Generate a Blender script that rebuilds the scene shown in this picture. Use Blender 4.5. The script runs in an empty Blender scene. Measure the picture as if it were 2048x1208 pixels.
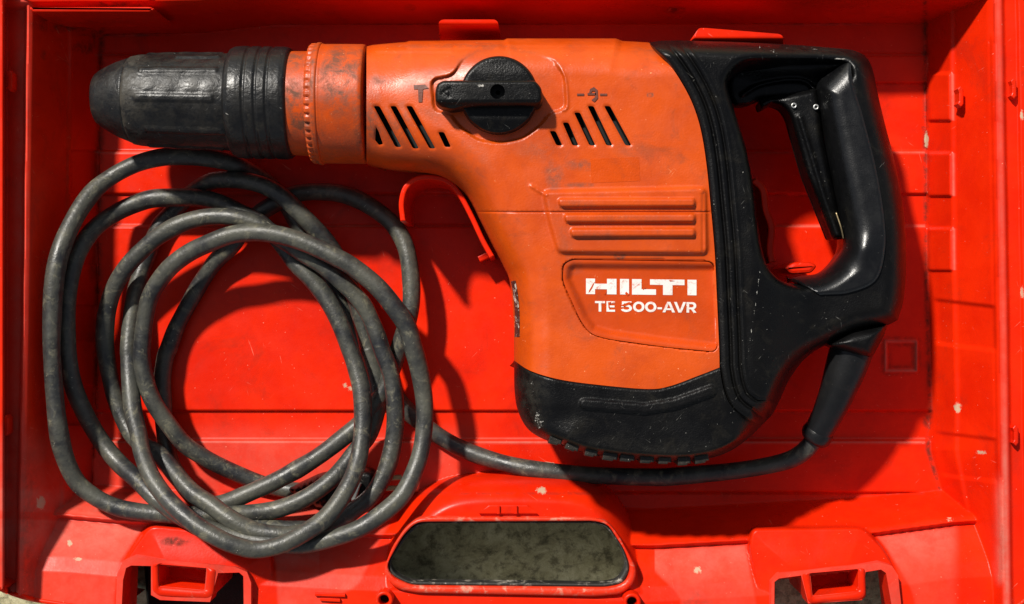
import bpy, math, random
import numpy as np
from mathutils import Vector
from mathutils.geometry import delaunay_2d_cdt
random.seed(4); rng = np.random.default_rng(4)
scene = bpy.context.scene
C = scene.collection
PI = math.pi

# ------------------------------------------------------------------ camera, sky, sun, exposure
D = 850.0                                    # camera height above the case floor (mm)
S0 = 0.3129                                  # mm per photo pixel on the case floor
cam_d = bpy.data.cameras.new('camera'); cam = bpy.data.objects.new('camera', cam_d); C.objects.link(cam)
cam.location = (0, 0, D / 1000); cam_d.sensor_width = 36
cam_d.lens = 36 * D / (2048 * S0); cam_d.clip_start = 0.02; cam_d.clip_end = 50
scene.camera = cam

SUN = Vector((-0.57, 0.80, 1.0)).normalized()   # towards the sun
elev = math.asin(SUN.z); azim = math.atan2(SUN.x, SUN.y)
w = bpy.data.worlds.new('World'); scene.world = w; w.use_nodes = True
nt = w.node_tree
bg = nt.nodes['Background']; sky = nt.nodes.new('ShaderNodeTexSky')
sky.sky_type = 'NISHITA'; sky.sun_disc = False; sky.sun_elevation = elev; sky.sun_rotation = azim
hs = nt.nodes.new('ShaderNodeHueSaturation'); hs.inputs['Saturation'].default_value = 0.4   # hazy, less blue sky
nt.links.new(sky.outputs[0], hs.inputs['Color']); nt.links.new(hs.outputs[0], bg.inputs[0]); bg.inputs[1].default_value = 0.072
sl = bpy.data.lights.new('sun', 'SUN'); sl.energy = 5.0; sl.angle = math.radians(3.2); sl.color = (1.0, 0.95, 0.87)
so = bpy.data.objects.new('sun', sl); C.objects.link(so); so.location = (-1, 1.3, 2)
so.rotation_euler = SUN.to_track_quat('Z', 'Y').to_euler()
scene.view_settings.view_transform = 'Standard'; scene.view_settings.look = 'None'
scene.view_settings.exposure = 0.22; scene.view_settings.gamma = 1.0

# ------------------------------------------------------------------ helpers
def PA(px, py, z):
    px = np.asarray(px, float); py = np.asarray(py, float); z = np.asarray(z, float)
    k = S0 * (D - z) / D / 1000
    return np.stack([(px - 1024) * k, (604 - py) * k, z / 1000 + 0 * px], -1)

def root_loc(o):
    v = np.zeros(3)
    while o is not None:
        v += np.array(o.location); o = o.parent
    return v

def obj(name, V, F, mat, parent=None, smooth=True, attrs=None, label=None):
    V = np.asarray(V, float).reshape(-1, 3)
    if parent is not None: V = V - root_loc(parent)
    me = bpy.data.meshes.new(name)
    me.from_pydata(V.tolist(), [], F.tolist() if hasattr(F, 'tolist') else F)
    me.update()
    if smooth: me.polygons.foreach_set('use_smooth', np.ones(len(me.polygons), bool))
    if attrs:
        for k, a in attrs.items():
            at = me.attributes.new(k, 'FLOAT', 'POINT'); at.data.foreach_set('value', np.asarray(a, np.float32))
    o = bpy.data.objects.new(name, me); C.objects.link(o)
    if mat is not None: me.materials.append(mat)
    if parent is not None: o.parent = parent
    if label: o['label'] = label
    return o

def thing(name, label, cat, loc):
    o = bpy.data.objects.new(name, None); C.objects.link(o); o.location = loc
    o.empty_display_size = 0.02; o['label'] = label; o['category'] = cat
    return o

def spline(pts, closed=False, step=4.0):
    """Catmull-Rom through rows of pts (any dimension)."""
    p = np.asarray(pts, float); n = len(p); out = []
    segs = n if closed else n - 1
    for i in range(segs):
        if closed: a, b, c, d = p[(i-1) % n], p[i], p[(i+1) % n], p[(i+2) % n]
        else:
            b, c = p[i], p[i+1]
            a = p[i-1] if i > 0 else b + (b - c); d = p[i+2] if i + 2 < n else c + (c - b)
        L = np.linalg.norm((c - b)[:2]); m = max(1, int(round(L / step)))
        t = (np.arange(m) / m)[:, None]
        out.append(0.5 * ((2*b) + (-a + c)*t + (2*a - 5*b + 4*c - d)*t**2 + (-a + 3*b - 3*c + d)*t**3))
    if not closed: out.append(p[-1:])
    return np.concatenate(out)

def lin(pts, closed=True, step=4.0):
    p = np.asarray(pts, float); n = len(p); out = []
    for i in range(n if closed else n - 1):
        b, c = p[i], p[(i+1) % n]; m = max(1, int(round(np.linalg.norm(c - b) / step)))
        t = (np.arange(m) / m)[:, None]; out.append(b + (c - b) * t)
    if not closed: out.append(p[-1:])
    return np.concatenate(out)

def rounded(pts, r, step=3.0):
    """polygon with corners rounded by radius r (px)."""
    p = np.asarray(pts, float); n = len(p); out = []
    for i in range(n):
        a, b, c = p[i-1], p[i], p[(i+1) % n]
        u = (a - b) / np.linalg.norm(a - b); v = (c - b) / np.linalg.norm(c - b)
        rr = min(r, 0.45*np.linalg.norm(a-b), 0.45*np.linalg.norm(c-b))
        q0, q1 = b + u*rr, b + v*rr
        m = max(3, int(rr / step) + 2)
        for t in np.linspace(0, 1, m): out.append((1-t)**2*q0 + 2*t*(1-t)*b + t*t*q1)
    return np.array(out)

def circle(cx, cy, r, n=48):
    a = np.arange(n) * 2*PI/n
    return np.stack([cx + r*np.cos(a), cy + r*np.sin(a)], -1)

def segdist(X, Y, poly, closed=True):
    P_ = np.asarray(poly, float); A = P_ if closed else P_[:-1]; B = np.roll(P_, -1, 0) if closed else P_[1:]
    shp = np.shape(X); X = np.ravel(X).astype(float); Y = np.ravel(Y).astype(float)
    best = np.full(X.shape, 1e18)
    for (ax, ay), (bx, by) in zip(A, B):
        dx, dy = bx-ax, by-ay; L = dx*dx+dy*dy + 1e-12
        t = np.clip(((X-ax)*dx + (Y-ay)*dy)/L, 0, 1)
        best = np.minimum(best, (X-ax-t*dx)**2 + (Y-ay-t*dy)**2)
    return np.sqrt(best).reshape(shp)

def inside(X, Y, poly):
    P_ = np.asarray(poly, float); shp = np.shape(X); X = np.ravel(X); Y = np.ravel(Y)
    c = np.zeros(X.shape, bool)
    for (ax, ay), (bx, by) in zip(P_, np.roll(P_, -1, 0)):
        if ay == by: continue
        c ^= ((ay > Y) != (by > Y)) & (X < (bx-ax)*(Y-ay)/(by-ay) + ax)
    return c.reshape(shp)

def sdf(X, Y, poly):      # positive inside
    d = segdist(X, Y, poly); return np.where(inside(X, Y, poly), d, -d)

def ss(a, b, x):
    t = np.clip((np.asarray(x, float) - a) / (b - a), 0, 1); return t*t*(3-2*t)

def prof(u, p=2.2):
    u = np.clip(u, 0, 1); return (1 - (1-u)**p)**(1/p)

def area2(p):
    x, y = p[:, 0], p[:, 1]; return np.sum(x*np.roll(y, -1) - np.roll(x, -1)*y)

def heightmesh(name, outline, hfun, mat, parent, grid=3.0, holes=(), zbot=15, inset=14, lines=(), attrs=None,
               label=None, skirt=True, well=0.0):
    """closed outline (photo px) filled with a fine mesh whose height is hfun(x, y) in mm, sides going down to zbot"""
    outline = np.asarray(outline, float)
    if area2(outline) < 0: outline = outline[::-1]
    loops = [outline] + [np.asarray(h, float) for h in holes]
    x0, y0 = outline.min(0); x1, y1 = outline.max(0)
    gx, gy = np.meshgrid(np.arange(x0 + 0.37, x1, grid), np.arange(y0 + 0.41, y1, grid))
    gx = gx.ravel() + 0.01*rng.random(gx.size); gy = gy.ravel() + 0.01*rng.random(gy.size)
    keep = inside(gx, gy, outline); gx, gy = gx[keep], gy[keep]
    keep = segdist(gx, gy, outline) > grid*0.55; gx, gy = gx[keep], gy[keep]
    for h in holes:
        keep = ~inside(gx, gy, h) & (segdist(gx, gy, h) > grid*0.55); gx, gy = gx[keep], gy[keep]
    # edge loops just inside the outline so that the rounding is well sampled
    ext = []
    for l in loops[:1]:
        t = np.roll(l, -1, 0) - np.roll(l, 1, 0); nrm = np.stack([-t[:, 1], t[:, 0]], -1)
        nrm /= np.linalg.norm(nrm, axis=1)[:, None] + 1e-9
        for dd in (0.35, 1.1): ext.append(l + nrm*dd)
    for ln, offs in lines:
        l = np.asarray(ln, float); t = np.gradient(l, axis=0); nrm = np.stack([-t[:, 1], t[:, 0]], -1)
        nrm /= np.linalg.norm(nrm, axis=1)[:, None] + 1e-9
        far = segdist(gx, gy, l, False) > max(abs(q) for q in offs) + 0.8
        gx, gy = gx[far], gy[far]
        for q in offs: ext.append(l + nrm*q)
    if ext:
        e = np.concatenate(ext); k = inside(e[:, 0], e[:, 1], outline) & (segdist(e[:, 0], e[:, 1], outline) > 0.2)
        for h in holes: k &= ~inside(e[:, 0], e[:, 1], h) & (segdist(e[:, 0], e[:, 1], h) > 0.3)
        gx = np.concatenate([gx, e[k, 0]]); gy = np.concatenate([gy, e[k, 1]])
    pts = []; edges = []
    for l in loops:
        o = len(pts); pts += [tuple(q) for q in l]; n = len(l)
        edges += [(o+i, o+(i+1) % n) for i in range(n)]
    pts += list(zip(gx.tolist(), gy.tolist()))
    r = delaunay_2d_cdt([Vector(q) for q in pts], edges, [], 0, 1e-4)
    V2 = np.array([tuple(v) for v in r[0]]); F = np.array(r[2])
    cen = V2[F].mean(1); k = inside(cen[:, 0], cen[:, 1], outline)
    for h in holes: k &= ~inside(cen[:, 0], cen[:, 1], h)
    F = F[k]
    a = V2[F[:, 0]]; b = V2[F[:, 1]]; c = V2[F[:, 2]]
    cr = (b[:, 0]-a[:, 0])*(c[:, 1]-a[:, 1]) - (b[:, 1]-a[:, 1])*(c[:, 0]-a[:, 0])
    F = np.where((cr > 0)[:, None], F[:, ::-1], F)      # photo y points down
    H = hfun(V2[:, 0], V2[:, 1])
    V = PA(V2[:, 0], V2[:, 1], H)
    VX, VY = list(V2[:, 0]), list(V2[:, 1])
    F = F.tolist(); V = V.tolist()
    if skirt:
        n = len(outline); Hs = hfun(outline[:, 0], outline[:, 1])
        t = np.roll(outline, -1, 0) - np.roll(outline, 1, 0); nrm = np.stack([-t[:, 1], t[:, 0]], -1)
        nrm /= np.linalg.norm(nrm, axis=1)[:, None] + 1e-9
        prev = None
        for f in (0.0, 0.35, 0.7, 1.0):
            z = Hs + (zbot - Hs)*f; q = outline + nrm*(inset*f*f)
            # keep the side vertical in the real world: undo the perspective shift of the lower ring
            k0 = (D - Hs)/(D - z); qq = np.stack([1024 + (q[:, 0]-1024)*k0, 604 + (q[:, 1]-604)*k0], -1)
            o = len(V); V += PA(qq[:, 0], qq[:, 1], z).tolist(); VX += list(q[:, 0]); VY += list(q[:, 1])
            if prev is not None:
                F += [[prev+i, prev+(i+1) % n, o+(i+1) % n, o+i] for i in range(n)]
            prev = o
        if not holes:
            cp = np.array(V[prev:prev+n])[:, :2]; r2 = delaunay_2d_cdt([Vector(q) for q in (cp*1000).tolist()], [(i, (i+1) % n) for i in range(n)], [], 0, 1e-4)
            if len(r2[0]) == n:
                cc = np.array([tuple(v) for v in r2[0]]); F2 = np.array(r2[2]); cn = cc[F2].mean(1)
                idx = [(q[0] if len(q) else 0) for q in r2[3]]
                F += [[prev+idx[a] for a in f] for f, ok in zip(F2.tolist(), inside(cn[:, 0], cn[:, 1], cp*1000)) if ok]
    at = attrs(np.array(VX), np.array(VY)) if attrs else None
    return obj(name, V, F, mat, parent, attrs=at, label=label)

def well(name, loop, hfun, depth, mat, parent):
    """dark pit below a hole"""
    l = np.asarray(loop, float); n = len(l); H = hfun(l[:, 0], l[:, 1])
    V = PA(l[:, 0], l[:, 1], H - 0.1).tolist()
    zb = H.min() - depth; k0 = (D - H)/(D - zb)
    V += PA(1024+(l[:, 0]-1024)*k0, 604+(l[:, 1]-604)*k0, zb + 0*H).tolist()
    F = [[i, (i+1) % n, n+(i+1) % n, n+i] for i in range(n)] + [[n+i for i in range(n)]]
    return obj(name, V, F, mat, parent, smooth=False)

def prism(name, poly, ztop, zbot, mat, parent, bevel=0.8, taper=0.0, holes=None, label=None):
    """bevelled block with a polygon outline (photo px at its top); ztop number or function"""
    p = np.asarray(poly, float)
    if area2(p) < 0: p = p[::-1]
    n = len(p); zt = ztop(p[:, 0], p[:, 1]) if callable(ztop) else np.full(n, float(ztop))
    t = np.roll(p, -1, 0) - np.roll(p, 1, 0); nrm = np.stack([-t[:, 1], t[:, 0]], -1)
    nrm /= np.linalg.norm(nrm, axis=1)[:, None] + 1e-9
    bp = bevel / S0
    rings = [(zt, p + nrm*bp), (zt - bevel*0.3, p + nrm*bp*0.3), (zt - bevel, p)]
    zb = np.full(n, float(zbot)); k0 = (D - (zt-bevel))/(D - zb)
    q = p - nrm*taper
    rings.append((zb, np.stack([1024+(q[:, 0]-1024)*k0, 604+(q[:, 1]-604)*k0], -1)))
    V = []; F = []
    for z, q in rings: V += PA(q[:, 0], q[:, 1], z).tolist()
    F.append([i for i in range(n)][::-1])
    for r in range(3):
        F += [[r*n+i, r*n+(i+1) % n, (r+1)*n+(i+1) % n, (r+1)*n+i] for i in range(n)]
    F.append([3*n+i for i in range(n)])
    o = obj(name, V, F, mat, parent, smooth=False, label=label)
    return o

def ribbon(path, wpx):
    """closed outline around an open path with half-width wpx"""
    l = np.asarray(path, float); t = np.gradient(l, axis=0); nrm = np.stack([-t[:, 1], t[:, 0]], -1)
    nrm /= np.linalg.norm(nrm, axis=1)[:, None] + 1e-9
    return np.concatenate([l + nrm*wpx, (l - nrm*wpx)[::-1]])

def tube(paths, rad, ns=14, closed=False, cap=True):
    """world-space tube along rows of (px, py, z); rad in mm, number or list along the path"""
    pts = PA(paths[:, 0], paths[:, 1], paths[:, 2]); n = len(pts)
    r = np.interp(np.linspace(0, 1, n), np.linspace(0, 1, len(rad)), rad) if hasattr(rad, '__len__') else np.full(n, rad)
    tan = np.gradient(pts, axis=0)
    if closed: tan = np.roll(pts, -1, 0) - np.roll(pts, 1, 0)
    tan /= np.linalg.norm(tan, axis=1)[:, None]
    up = np.array([0, 0, 1.0]); a = np.cross(tan, up); a /= np.linalg.norm(a, axis=1)[:, None] + 1e-9; b = np.cross(a, tan)
    ang = np.arange(ns)*2*PI/ns
    V = pts[:, None, :] + (r[:, None, None]/1000)*(a[:, None, :]*np.cos(ang)[None, :, None] + b[:, None, :]*np.sin(ang)[None, :, None])
    F = []
    for i in range(n if closed else n-1):
        j = (i+1) % n
        for s in range(ns): F.append([i*ns+s, i*ns+(s+1) % ns, j*ns+(s+1) % ns, j*ns+s][::-1])
    if not closed and cap: F += [[s for s in range(ns)], [(n-1)*ns+s for s in range(ns)][::-1]]
    return V.reshape(-1, 3), F

def joinVF(parts):
    V = []; F = []
    for v, f in parts:
        o = len(V); V += [list(q) for q in v]; F += [[i+o for i in g] for g in f]
    return V, F

# ------------------------------------------------------------------ materials
def plastic(name, col, rough=0.42, col2=None, grime=(0.05, 0.04, 0.03), grime_amt=0.25, dust=(0.62, 0.52, 0.44),
            bump=0.25, bscale=900, scratch=0.35, scol=(0.5, 0.45, 0.4), spec=0.3, speck=0.5, sscale=1.0, gscale=45, mscale=22, mlo=0.35, mhi=0.68, chip=None):
    m = bpy.data.materials.new(name); m.use_nodes = True; N = m.node_tree.nodes; L = m.node_tree.links
    bs = N['Principled BSDF']
    tc = N.new('ShaderNodeTexCoord')
    def noise(scale, detail=4, rough_=0.6, vec=None, dist=0.0):
        n = N.new('ShaderNodeTexNoise'); n.inputs['Scale'].default_value = scale; n.inputs['Detail'].default_value = detail
        n.inputs['Roughness'].default_value = rough_; n.inputs['Distortion'].default_value = dist
        L.new(vec if vec is not None else tc.outputs['Object'], n.inputs['Vector']); return n.outputs['Fac']
    def ramp(v, a, b, lo=0.0, hi=1.0):
        r = N.new('ShaderNodeMapRange'); r.inputs['From Min'].default_value = a; r.inputs['From Max'].default_value = b
        r.inputs['To Min'].default_value = lo; r.inputs['To Max'].default_value = hi; r.interpolation_type = 'SMOOTHSTEP'
        L.new(v, r.inputs['Value']); return r.outputs[0]
    def math_(op, a, b):
        q = N.new('ShaderNodeMath'); q.operation = op; q.use_clamp = True
        for i, v in enumerate((a, b)):
            if isinstance(v, (int, float)): q.inputs[i].default_value = v
            else: L.new(v, q.inputs[i])
        return q.outputs[0]
    def mix(f, a, b):
        q = N.new('ShaderNodeMix'); q.data_type = 'RGBA'
        if isinstance(f, (int, float)): q.inputs[0].default_value = f
        else: L.new(f, q.inputs[0])
        for i, v in ((6, a), (7, b)):
            if isinstance(v, tuple): q.inputs[i].default_value = (*v[:3], 1)
            else: L.new(v, q.inputs[i])
        return q.outputs[2]
    c2 = col2 or tuple(v*0.82 for v in col)
    c = mix(ramp(noise(mscale, 7, 0.7, dist=0.3), mlo, mhi), col, c2)
    # general grime clouds + fine specks
    g = math_('MULTIPLY', ramp(noise(gscale, 8, 0.72, dist=0.6), 0.52, 0.72), grime_amt)
    c = mix(g, c, grime)
    ga = N.new('ShaderNodeAttribute'); ga.attribute_name = 'grime'
    gm = math_('MULTIPLY', ga.outputs['Fac'], ramp(noise(130, 9, 0.75, dist=0.4), 0.36, 0.62))
    c = mix(gm, c, grime)
    da = N.new('ShaderNodeAttribute'); da.attribute_name = 'dust'
    nz = noise(300, 10, 0.8, dist=0.8)
    erode = math_('SUBTRACT', math_('ADD', da.outputs['Fac'], math_('MULTIPLY', nz, 1.9)), 0.90) if False else math_('ADD', math_('MULTIPLY', da.outputs['Fac'], 0.9), math_('MULTIPLY', math_('SUBTRACT', nz, 0.42), 1.8))
    blobm = math_('MULTIPLY', ramp(math_('MULTIPLY', erode, ramp(da.outputs['Fac'], 0.0, 0.12)), 0.55, 0.72), 0.85)
    fa = N.new('ShaderNodeAttribute'); fa.attribute_name = 'dust_glare'
    dust_glare = math_('MULTIPLY', fa.outputs['Fac'], ramp(noise(75, 10, 0.72, dist=0.2), 0.30, 0.70, 0.45, 1.0))
    dust_glare2 = math_('MULTIPLY', fa.outputs['Fac'], ramp(noise(520, 4, 0.7), 0.56, 0.66))
    dm = math_('MAXIMUM', math_('MAXIMUM', blobm, dust_glare), math_('MULTIPLY', dust_glare2, 0.9))
    c = mix(math_('MAXIMUM', dust_glare, math_('MULTIPLY', dust_glare2, 0.9)), c, dust)  # pale layer: dust, and on the case also painted highlights and glare
    c = mix(blobm, c, chip or dust)
    # scratches in a few directions
    tot = None
    for k, (ang, sc, th) in enumerate(((0.6, (95, 1100, 95), 0.725), (-0.8, (120, 1300, 110), 0.73), (1.3, (80, 1200, 90), 0.725), (2.3, (100, 1300, 90), 0.735))):
        m0 = N.new('ShaderNodeMapping'); m0.inputs['Rotation'].default_value = (0, 0, ang)
        mp = N.new('ShaderNodeMapping'); mp.inputs['Scale'].default_value = tuple(v*sscale for v in sc)
        mp.inputs['Location'].default_value = (k*3.1, k*1.7, 0)
        L.new(tc.outputs['Object'], m0.inputs[0]); L.new(m0.outputs[0], mp.inputs[0])
        s = ramp(noise(1.0, 2, 0.5, mp.outputs[0], 0.25), th-0.01, th+0.03)
        tot = s if tot is None else math_('ADD', tot, s)
    sm = math_('MULTIPLY', math_('MULTIPLY', tot, ramp(noise(28, 5, 0.7), 0.52, 0.66)), scratch)
    c = mix(sm, c, scol)
    sp = math_('MULTIPLY', ramp(noise(650, 2, 0.5), 0.745, 0.775), speck)
    c = mix(sp, c, scol)
    L.new(c, bs.inputs['Base Color'])
    r = math_('ADD', ramp(noise(60, 6, 0.7), 0.3, 0.7, rough-0.07, rough+0.10), math_('MULTIPLY', math_('ADD', gm, dm), 0.35))
    L.new(r, bs.inputs['Roughness']); bs.inputs['Specular IOR Level'].default_value = spec
    bp = N.new('ShaderNodeBump'); bp.inputs['Strength'].default_value = bump; bp.inputs['Distance'].default_value = 0.0004
    hh = math_('ADD', noise(bscale, 3, 0.6), math_('MULTIPLY', noise(95, 5, 0.6), 0.8))
    L.new(hh, bp.inputs['Height']); L.new(bp.outputs[0], bs.inputs['Normal'])
    return m

RED = plastic('red_case_plastic', (0.72, 0.020, 0.0015), 0.33, (0.60, 0.012, 0.001), grime=(0.09, 0.018, 0.010), grime_amt=0.28,
              dust=(0.46, 0.25, 0.19), bump=0.14, scratch=0.45, sscale=0.55, scol=(0.85, 0.26, 0.17), speck=0.7, bscale=700, spec=0.16, gscale=26, mlo=0.30, chip=(0.44, 0.37, 0.25))  # the dust colour also tints the glare painted on the case
ORANGE = plastic('orange_housing_plastic', (0.56, 0.069, 0.003), 0.33, (0.44, 0.049, 0.0025), grime=(0.12, 0.040, 0.018), grime_amt=0.34,
                 dust=(0.55, 0.36, 0.2), bump=0.30, scratch=0.5, scol=(0.85, 0.36, 0.16), speck=0.8, spec=0.42, gscale=60)
ORANGE2 = plastic('orange_badge_plastic', (0.50, 0.054, 0.003), 0.33, (0.42, 0.043, 0.0025), grime=(0.12, 0.05, 0.03), grime_amt=0.25,
                  bump=0.26, scratch=0.6, scol=(0.85, 0.36, 0.18), speck=0.6, spec=0.3)
BLACK = plastic('black_rubberised_plastic', (0.0022, 0.0022, 0.0025), 0.33, (0.0040, 0.0038, 0.0036), grime=(0.018, 0.016, 0.012), grime_amt=0.5,
                dust=(0.55, 0.53, 0.48), bump=0.55, scratch=0.9, scol=(0.16, 0.155, 0.14), speck=1.0, spec=0.20, bscale=1100, gscale=70)
CHUCK = plastic('worn_black_rubber', (0.0062, 0.0065, 0.0072), 0.32, (0.0035, 0.0035, 0.004), grime=(0.040, 0.035, 0.026), grime_amt=0.6,
                dust=(0.38, 0.37, 0.33), bump=0.8, scratch=0.9, scol=(0.24, 0.23, 0.21), speck=1.0, bscale=450, spec=0.32, gscale=110)
CORD = plastic('dusty_grey_rubber', (0.074, 0.073, 0.057), 0.42, (0.014, 0.015, 0.017), grime=(0.19, 0.175, 0.115), grime_amt=0.75,
               bump=0.7, scratch=0.9, scol=(0.36, 0.34, 0.27), speck=0.9, bscale=420, gscale=120, mscale=38, mlo=0.33, mhi=0.66, sscale=1.3, spec=0.45)
DARKCORD = plastic('clean_dark_rubber', (0.007, 0.0072, 0.008), 0.34, (0.011, 0.011, 0.011), bump=0.3, scratch=0.2, scol=(0.1, 0.1, 0.09))
PIT = plastic('dark_hollow', (0.006, 0.006, 0.006), 0.7, bump=0.0, scratch=0.0, speck=0.0, grime_amt=0.1)
GASKET = plastic('grimy_black_edge', (0.03, 0.028, 0.025), 0.5, (0.015, 0.014, 0.012), grime=(0.45, 0.40, 0.33), grime_amt=0.9, bump=0.5, gscale=110)
BAFFLE = plastic('light_baffle_grey', (0.30, 0.29, 0.25), 0.6, (0.22, 0.21, 0.18), bump=0.3)  # for the added slot baffle; pale so that it bounces light
TOOTH = plastic('scuffed_boot_edge', (0.010, 0.010, 0.009), 0.42, (0.022, 0.019, 0.014), grime=(0.05, 0.04, 0.028), grime_amt=0.8, bump=0.8, spec=0.3, mscale=150, gscale=200)
SCUFF = plastic('scuffed_red_edge', (0.66, 0.020, 0.002), 0.34, (0.60, 0.05, 0.02), grime=(0.50, 0.36, 0.25), grime_amt=0.75, bump=0.3, scratch=0.8, scol=(0.75, 0.45, 0.35), spec=0.3, gscale=130)
WHITE = plastic('worn_white_print', (0.72, 0.70, 0.66), 0.5, (0.62, 0.59, 0.55), grime=(0.48, 0.06, 0.006), grime_amt=1.0, bump=0.15, scratch=1.0, scol=(0.5, 0.06, 0.006), gscale=210)
INK = plastic('dark_worn_emboss', (0.10, 0.03, 0.02), 0.5, (0.20, 0.05, 0.02), grime_amt=0.5, bump=0.3)
METAL = plastic('dull_brass', (0.50, 0.38, 0.20), 0.35, (0.35, 0.27, 0.15), bump=0.2); METAL.node_tree.nodes['Principled BSDF'].inputs['Metallic'].default_value = 0.9
STEEL = plastic('scuffed_steel', (0.62, 0.62, 0.60), 0.35, (0.4, 0.4, 0.38), bump=0.3); STEEL.node_tree.nodes['Principled BSDF'].inputs['Metallic'].default_value = 0.9

def concrete():
    m = bpy.data.materials.new('dirty_concrete'); m.use_nodes = True; N = m.node_tree.nodes; L = m.node_tree.links
    bs = N['Principled BSDF']; tc = N.new('ShaderNodeTexCoord')
    def noise(s, d, r, dist=0.0):
        n = N.new('ShaderNodeTexNoise'); n.inputs['Scale'].default_value = s; n.inputs['Detail'].default_value = d
        n.inputs['Roughness'].default_value = r; n.inputs['Distortion'].default_value = dist
        L.new(tc.outputs['Object'], n.inputs['Vector']); return n.outputs['Fac']
    cr = N.new('ShaderNodeValToRGB'); L.new(noise(48, 12, 0.78, 0.6), cr.inputs[0])
    cr.color_ramp.elements[0].position = 0.33; cr.color_ramp.elements[0].color = (0.11, 0.10, 0.05, 1)
    cr.color_ramp.elements[1].position = 0.68; cr.color_ramp.elements[1].color = (0.60, 0.57, 0.37, 1)
    e = cr.color_ramp.elements.new(0.5); e.color = (0.38, 0.35, 0.20, 1)
    mx = N.new('ShaderNodeMix'); mx.data_type = 'RGBA'; mx.blend_type = 'MULTIPLY'; mx.inputs[0].default_value = 0.6
    c2 = N.new('ShaderNodeValToRGB'); L.new(noise(160, 8, 0.7), c2.inputs[0])
    c2.color_ramp.elements[0].position = 0.38; c2.color_ramp.elements[0].color = (0.10, 0.085, 0.05, 1); c2.color_ramp.elements[1].position = 0.5
    L.new(cr.outputs[0], mx.inputs[6]); L.new(c2.outputs[0], mx.inputs[7]); L.new(mx.outputs[2], bs.inputs['Base Color'])
    bs.inputs['Roughness'].default_value = 0.8
    bp = N.new('ShaderNodeBump'); bp.inputs['Distance'].default_value = 0.003; bp.inputs['Strength'].default_value = 0.7
    L.new(noise(70, 10, 0.7, 0.4), bp.inputs['Height']); L.new(bp.outputs[0], bs.inputs['Normal'])
    return m
CONC = concrete()

# ------------------------------------------------------------------ ground
gz = -14.0
n = 61; gxs = np.linspace(-1.5, 1.5, n)
X, Y = np.meshgrid(gxs, gxs); Z = gz/1000 + 0.0006*np.sin(X*23+1)*np.cos(Y*31)
F = [[j*n+i, j*n+i+1, (j+1)*n+i+1, (j+1)*n+i] for j in range(n-1) for i in range(n-1)]
g = obj('ground', np.stack([X, Y, Z], -1).reshape(-1, 3), F, CONC); g['kind'] = 'structure'

# ================================================================== THE CASE
case = thing('tool_case', 'open scuffed red plastic tool case lying on concrete', 'tool case', (0, 0, -0.012))

LXF = np.array([(0, 203), (300, 200), (600, 196), (820, 192), (950, 186), (1208, 180)], float)    # left wall foot: y, x
LXR = np.array([(0, 58), (600, 50), (1000, 42), (1208, 38)], float)
RXF = np.array([(0, 1850), (550, 1852), (820, 1860), (900, 1856), (1000, 1885), (1050, 1905), (1208, 1925)], float)
RXR = np.array([(0, 1988), (600, 1998), (1000, 2003), (1208, 2006)], float)
BANDS = [(110, 166), (303, 388), (452, 822), (880, 985)]
RIM = 62.0
mound = spline([(690, 1230), (722, 1165), (748, 1110), (780, 1050), (830, 990), (900, 955), (1000, 945), (1150, 950), (1215, 975), (1262, 1040), (1300, 1130), (1318, 1230)], True, 12)
bossL = rounded([(296, 1044), (478, 1062), (548, 1100), (556, 1240), (228, 1240), (236, 1130)], 22)
bossR = rounded([(1500, 1052), (1728, 1050), (1768, 1090), (1822, 1180), (1836, 1240), (1520, 1240), (1492, 1090)], 18)
outer = rounded([(-60, -60), (2105, -60), (2105, 1175), (2055, 1196), (2005, 1234), (300, 1232), (150, 1212), (60, 1198), (10, 1182), (-60, 1150)], 30)
latch_holeL = [(238, 1240), (246, 1150), (254, 1128), (300, 1130), (490, 1146), (492, 1240)]
latch_holeR = [(1548, 1240), (1550, 1160), (1730, 1140), (1772, 1136), (1800, 1240)]
hole_in = rounded([(779, 1123), (817, 1069), (844, 1046), (1190, 1046), (1213, 1055), (1241, 1093), (1253, 1130), (1237, 1161), (1207, 1167), (817, 1163), (786, 1144)], 14)
hole_out = rounded([(768, 1137), (783, 1096), (810, 1055), (834, 1036), (871, 1033), (1186, 1035), (1213, 1041), (1234, 1065), (1261, 1113), (1274, 1140), (1268, 1168), (1244, 1188), (1193, 1193), (834, 1186), (793, 1178), (772, 1158)], 12)

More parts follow.
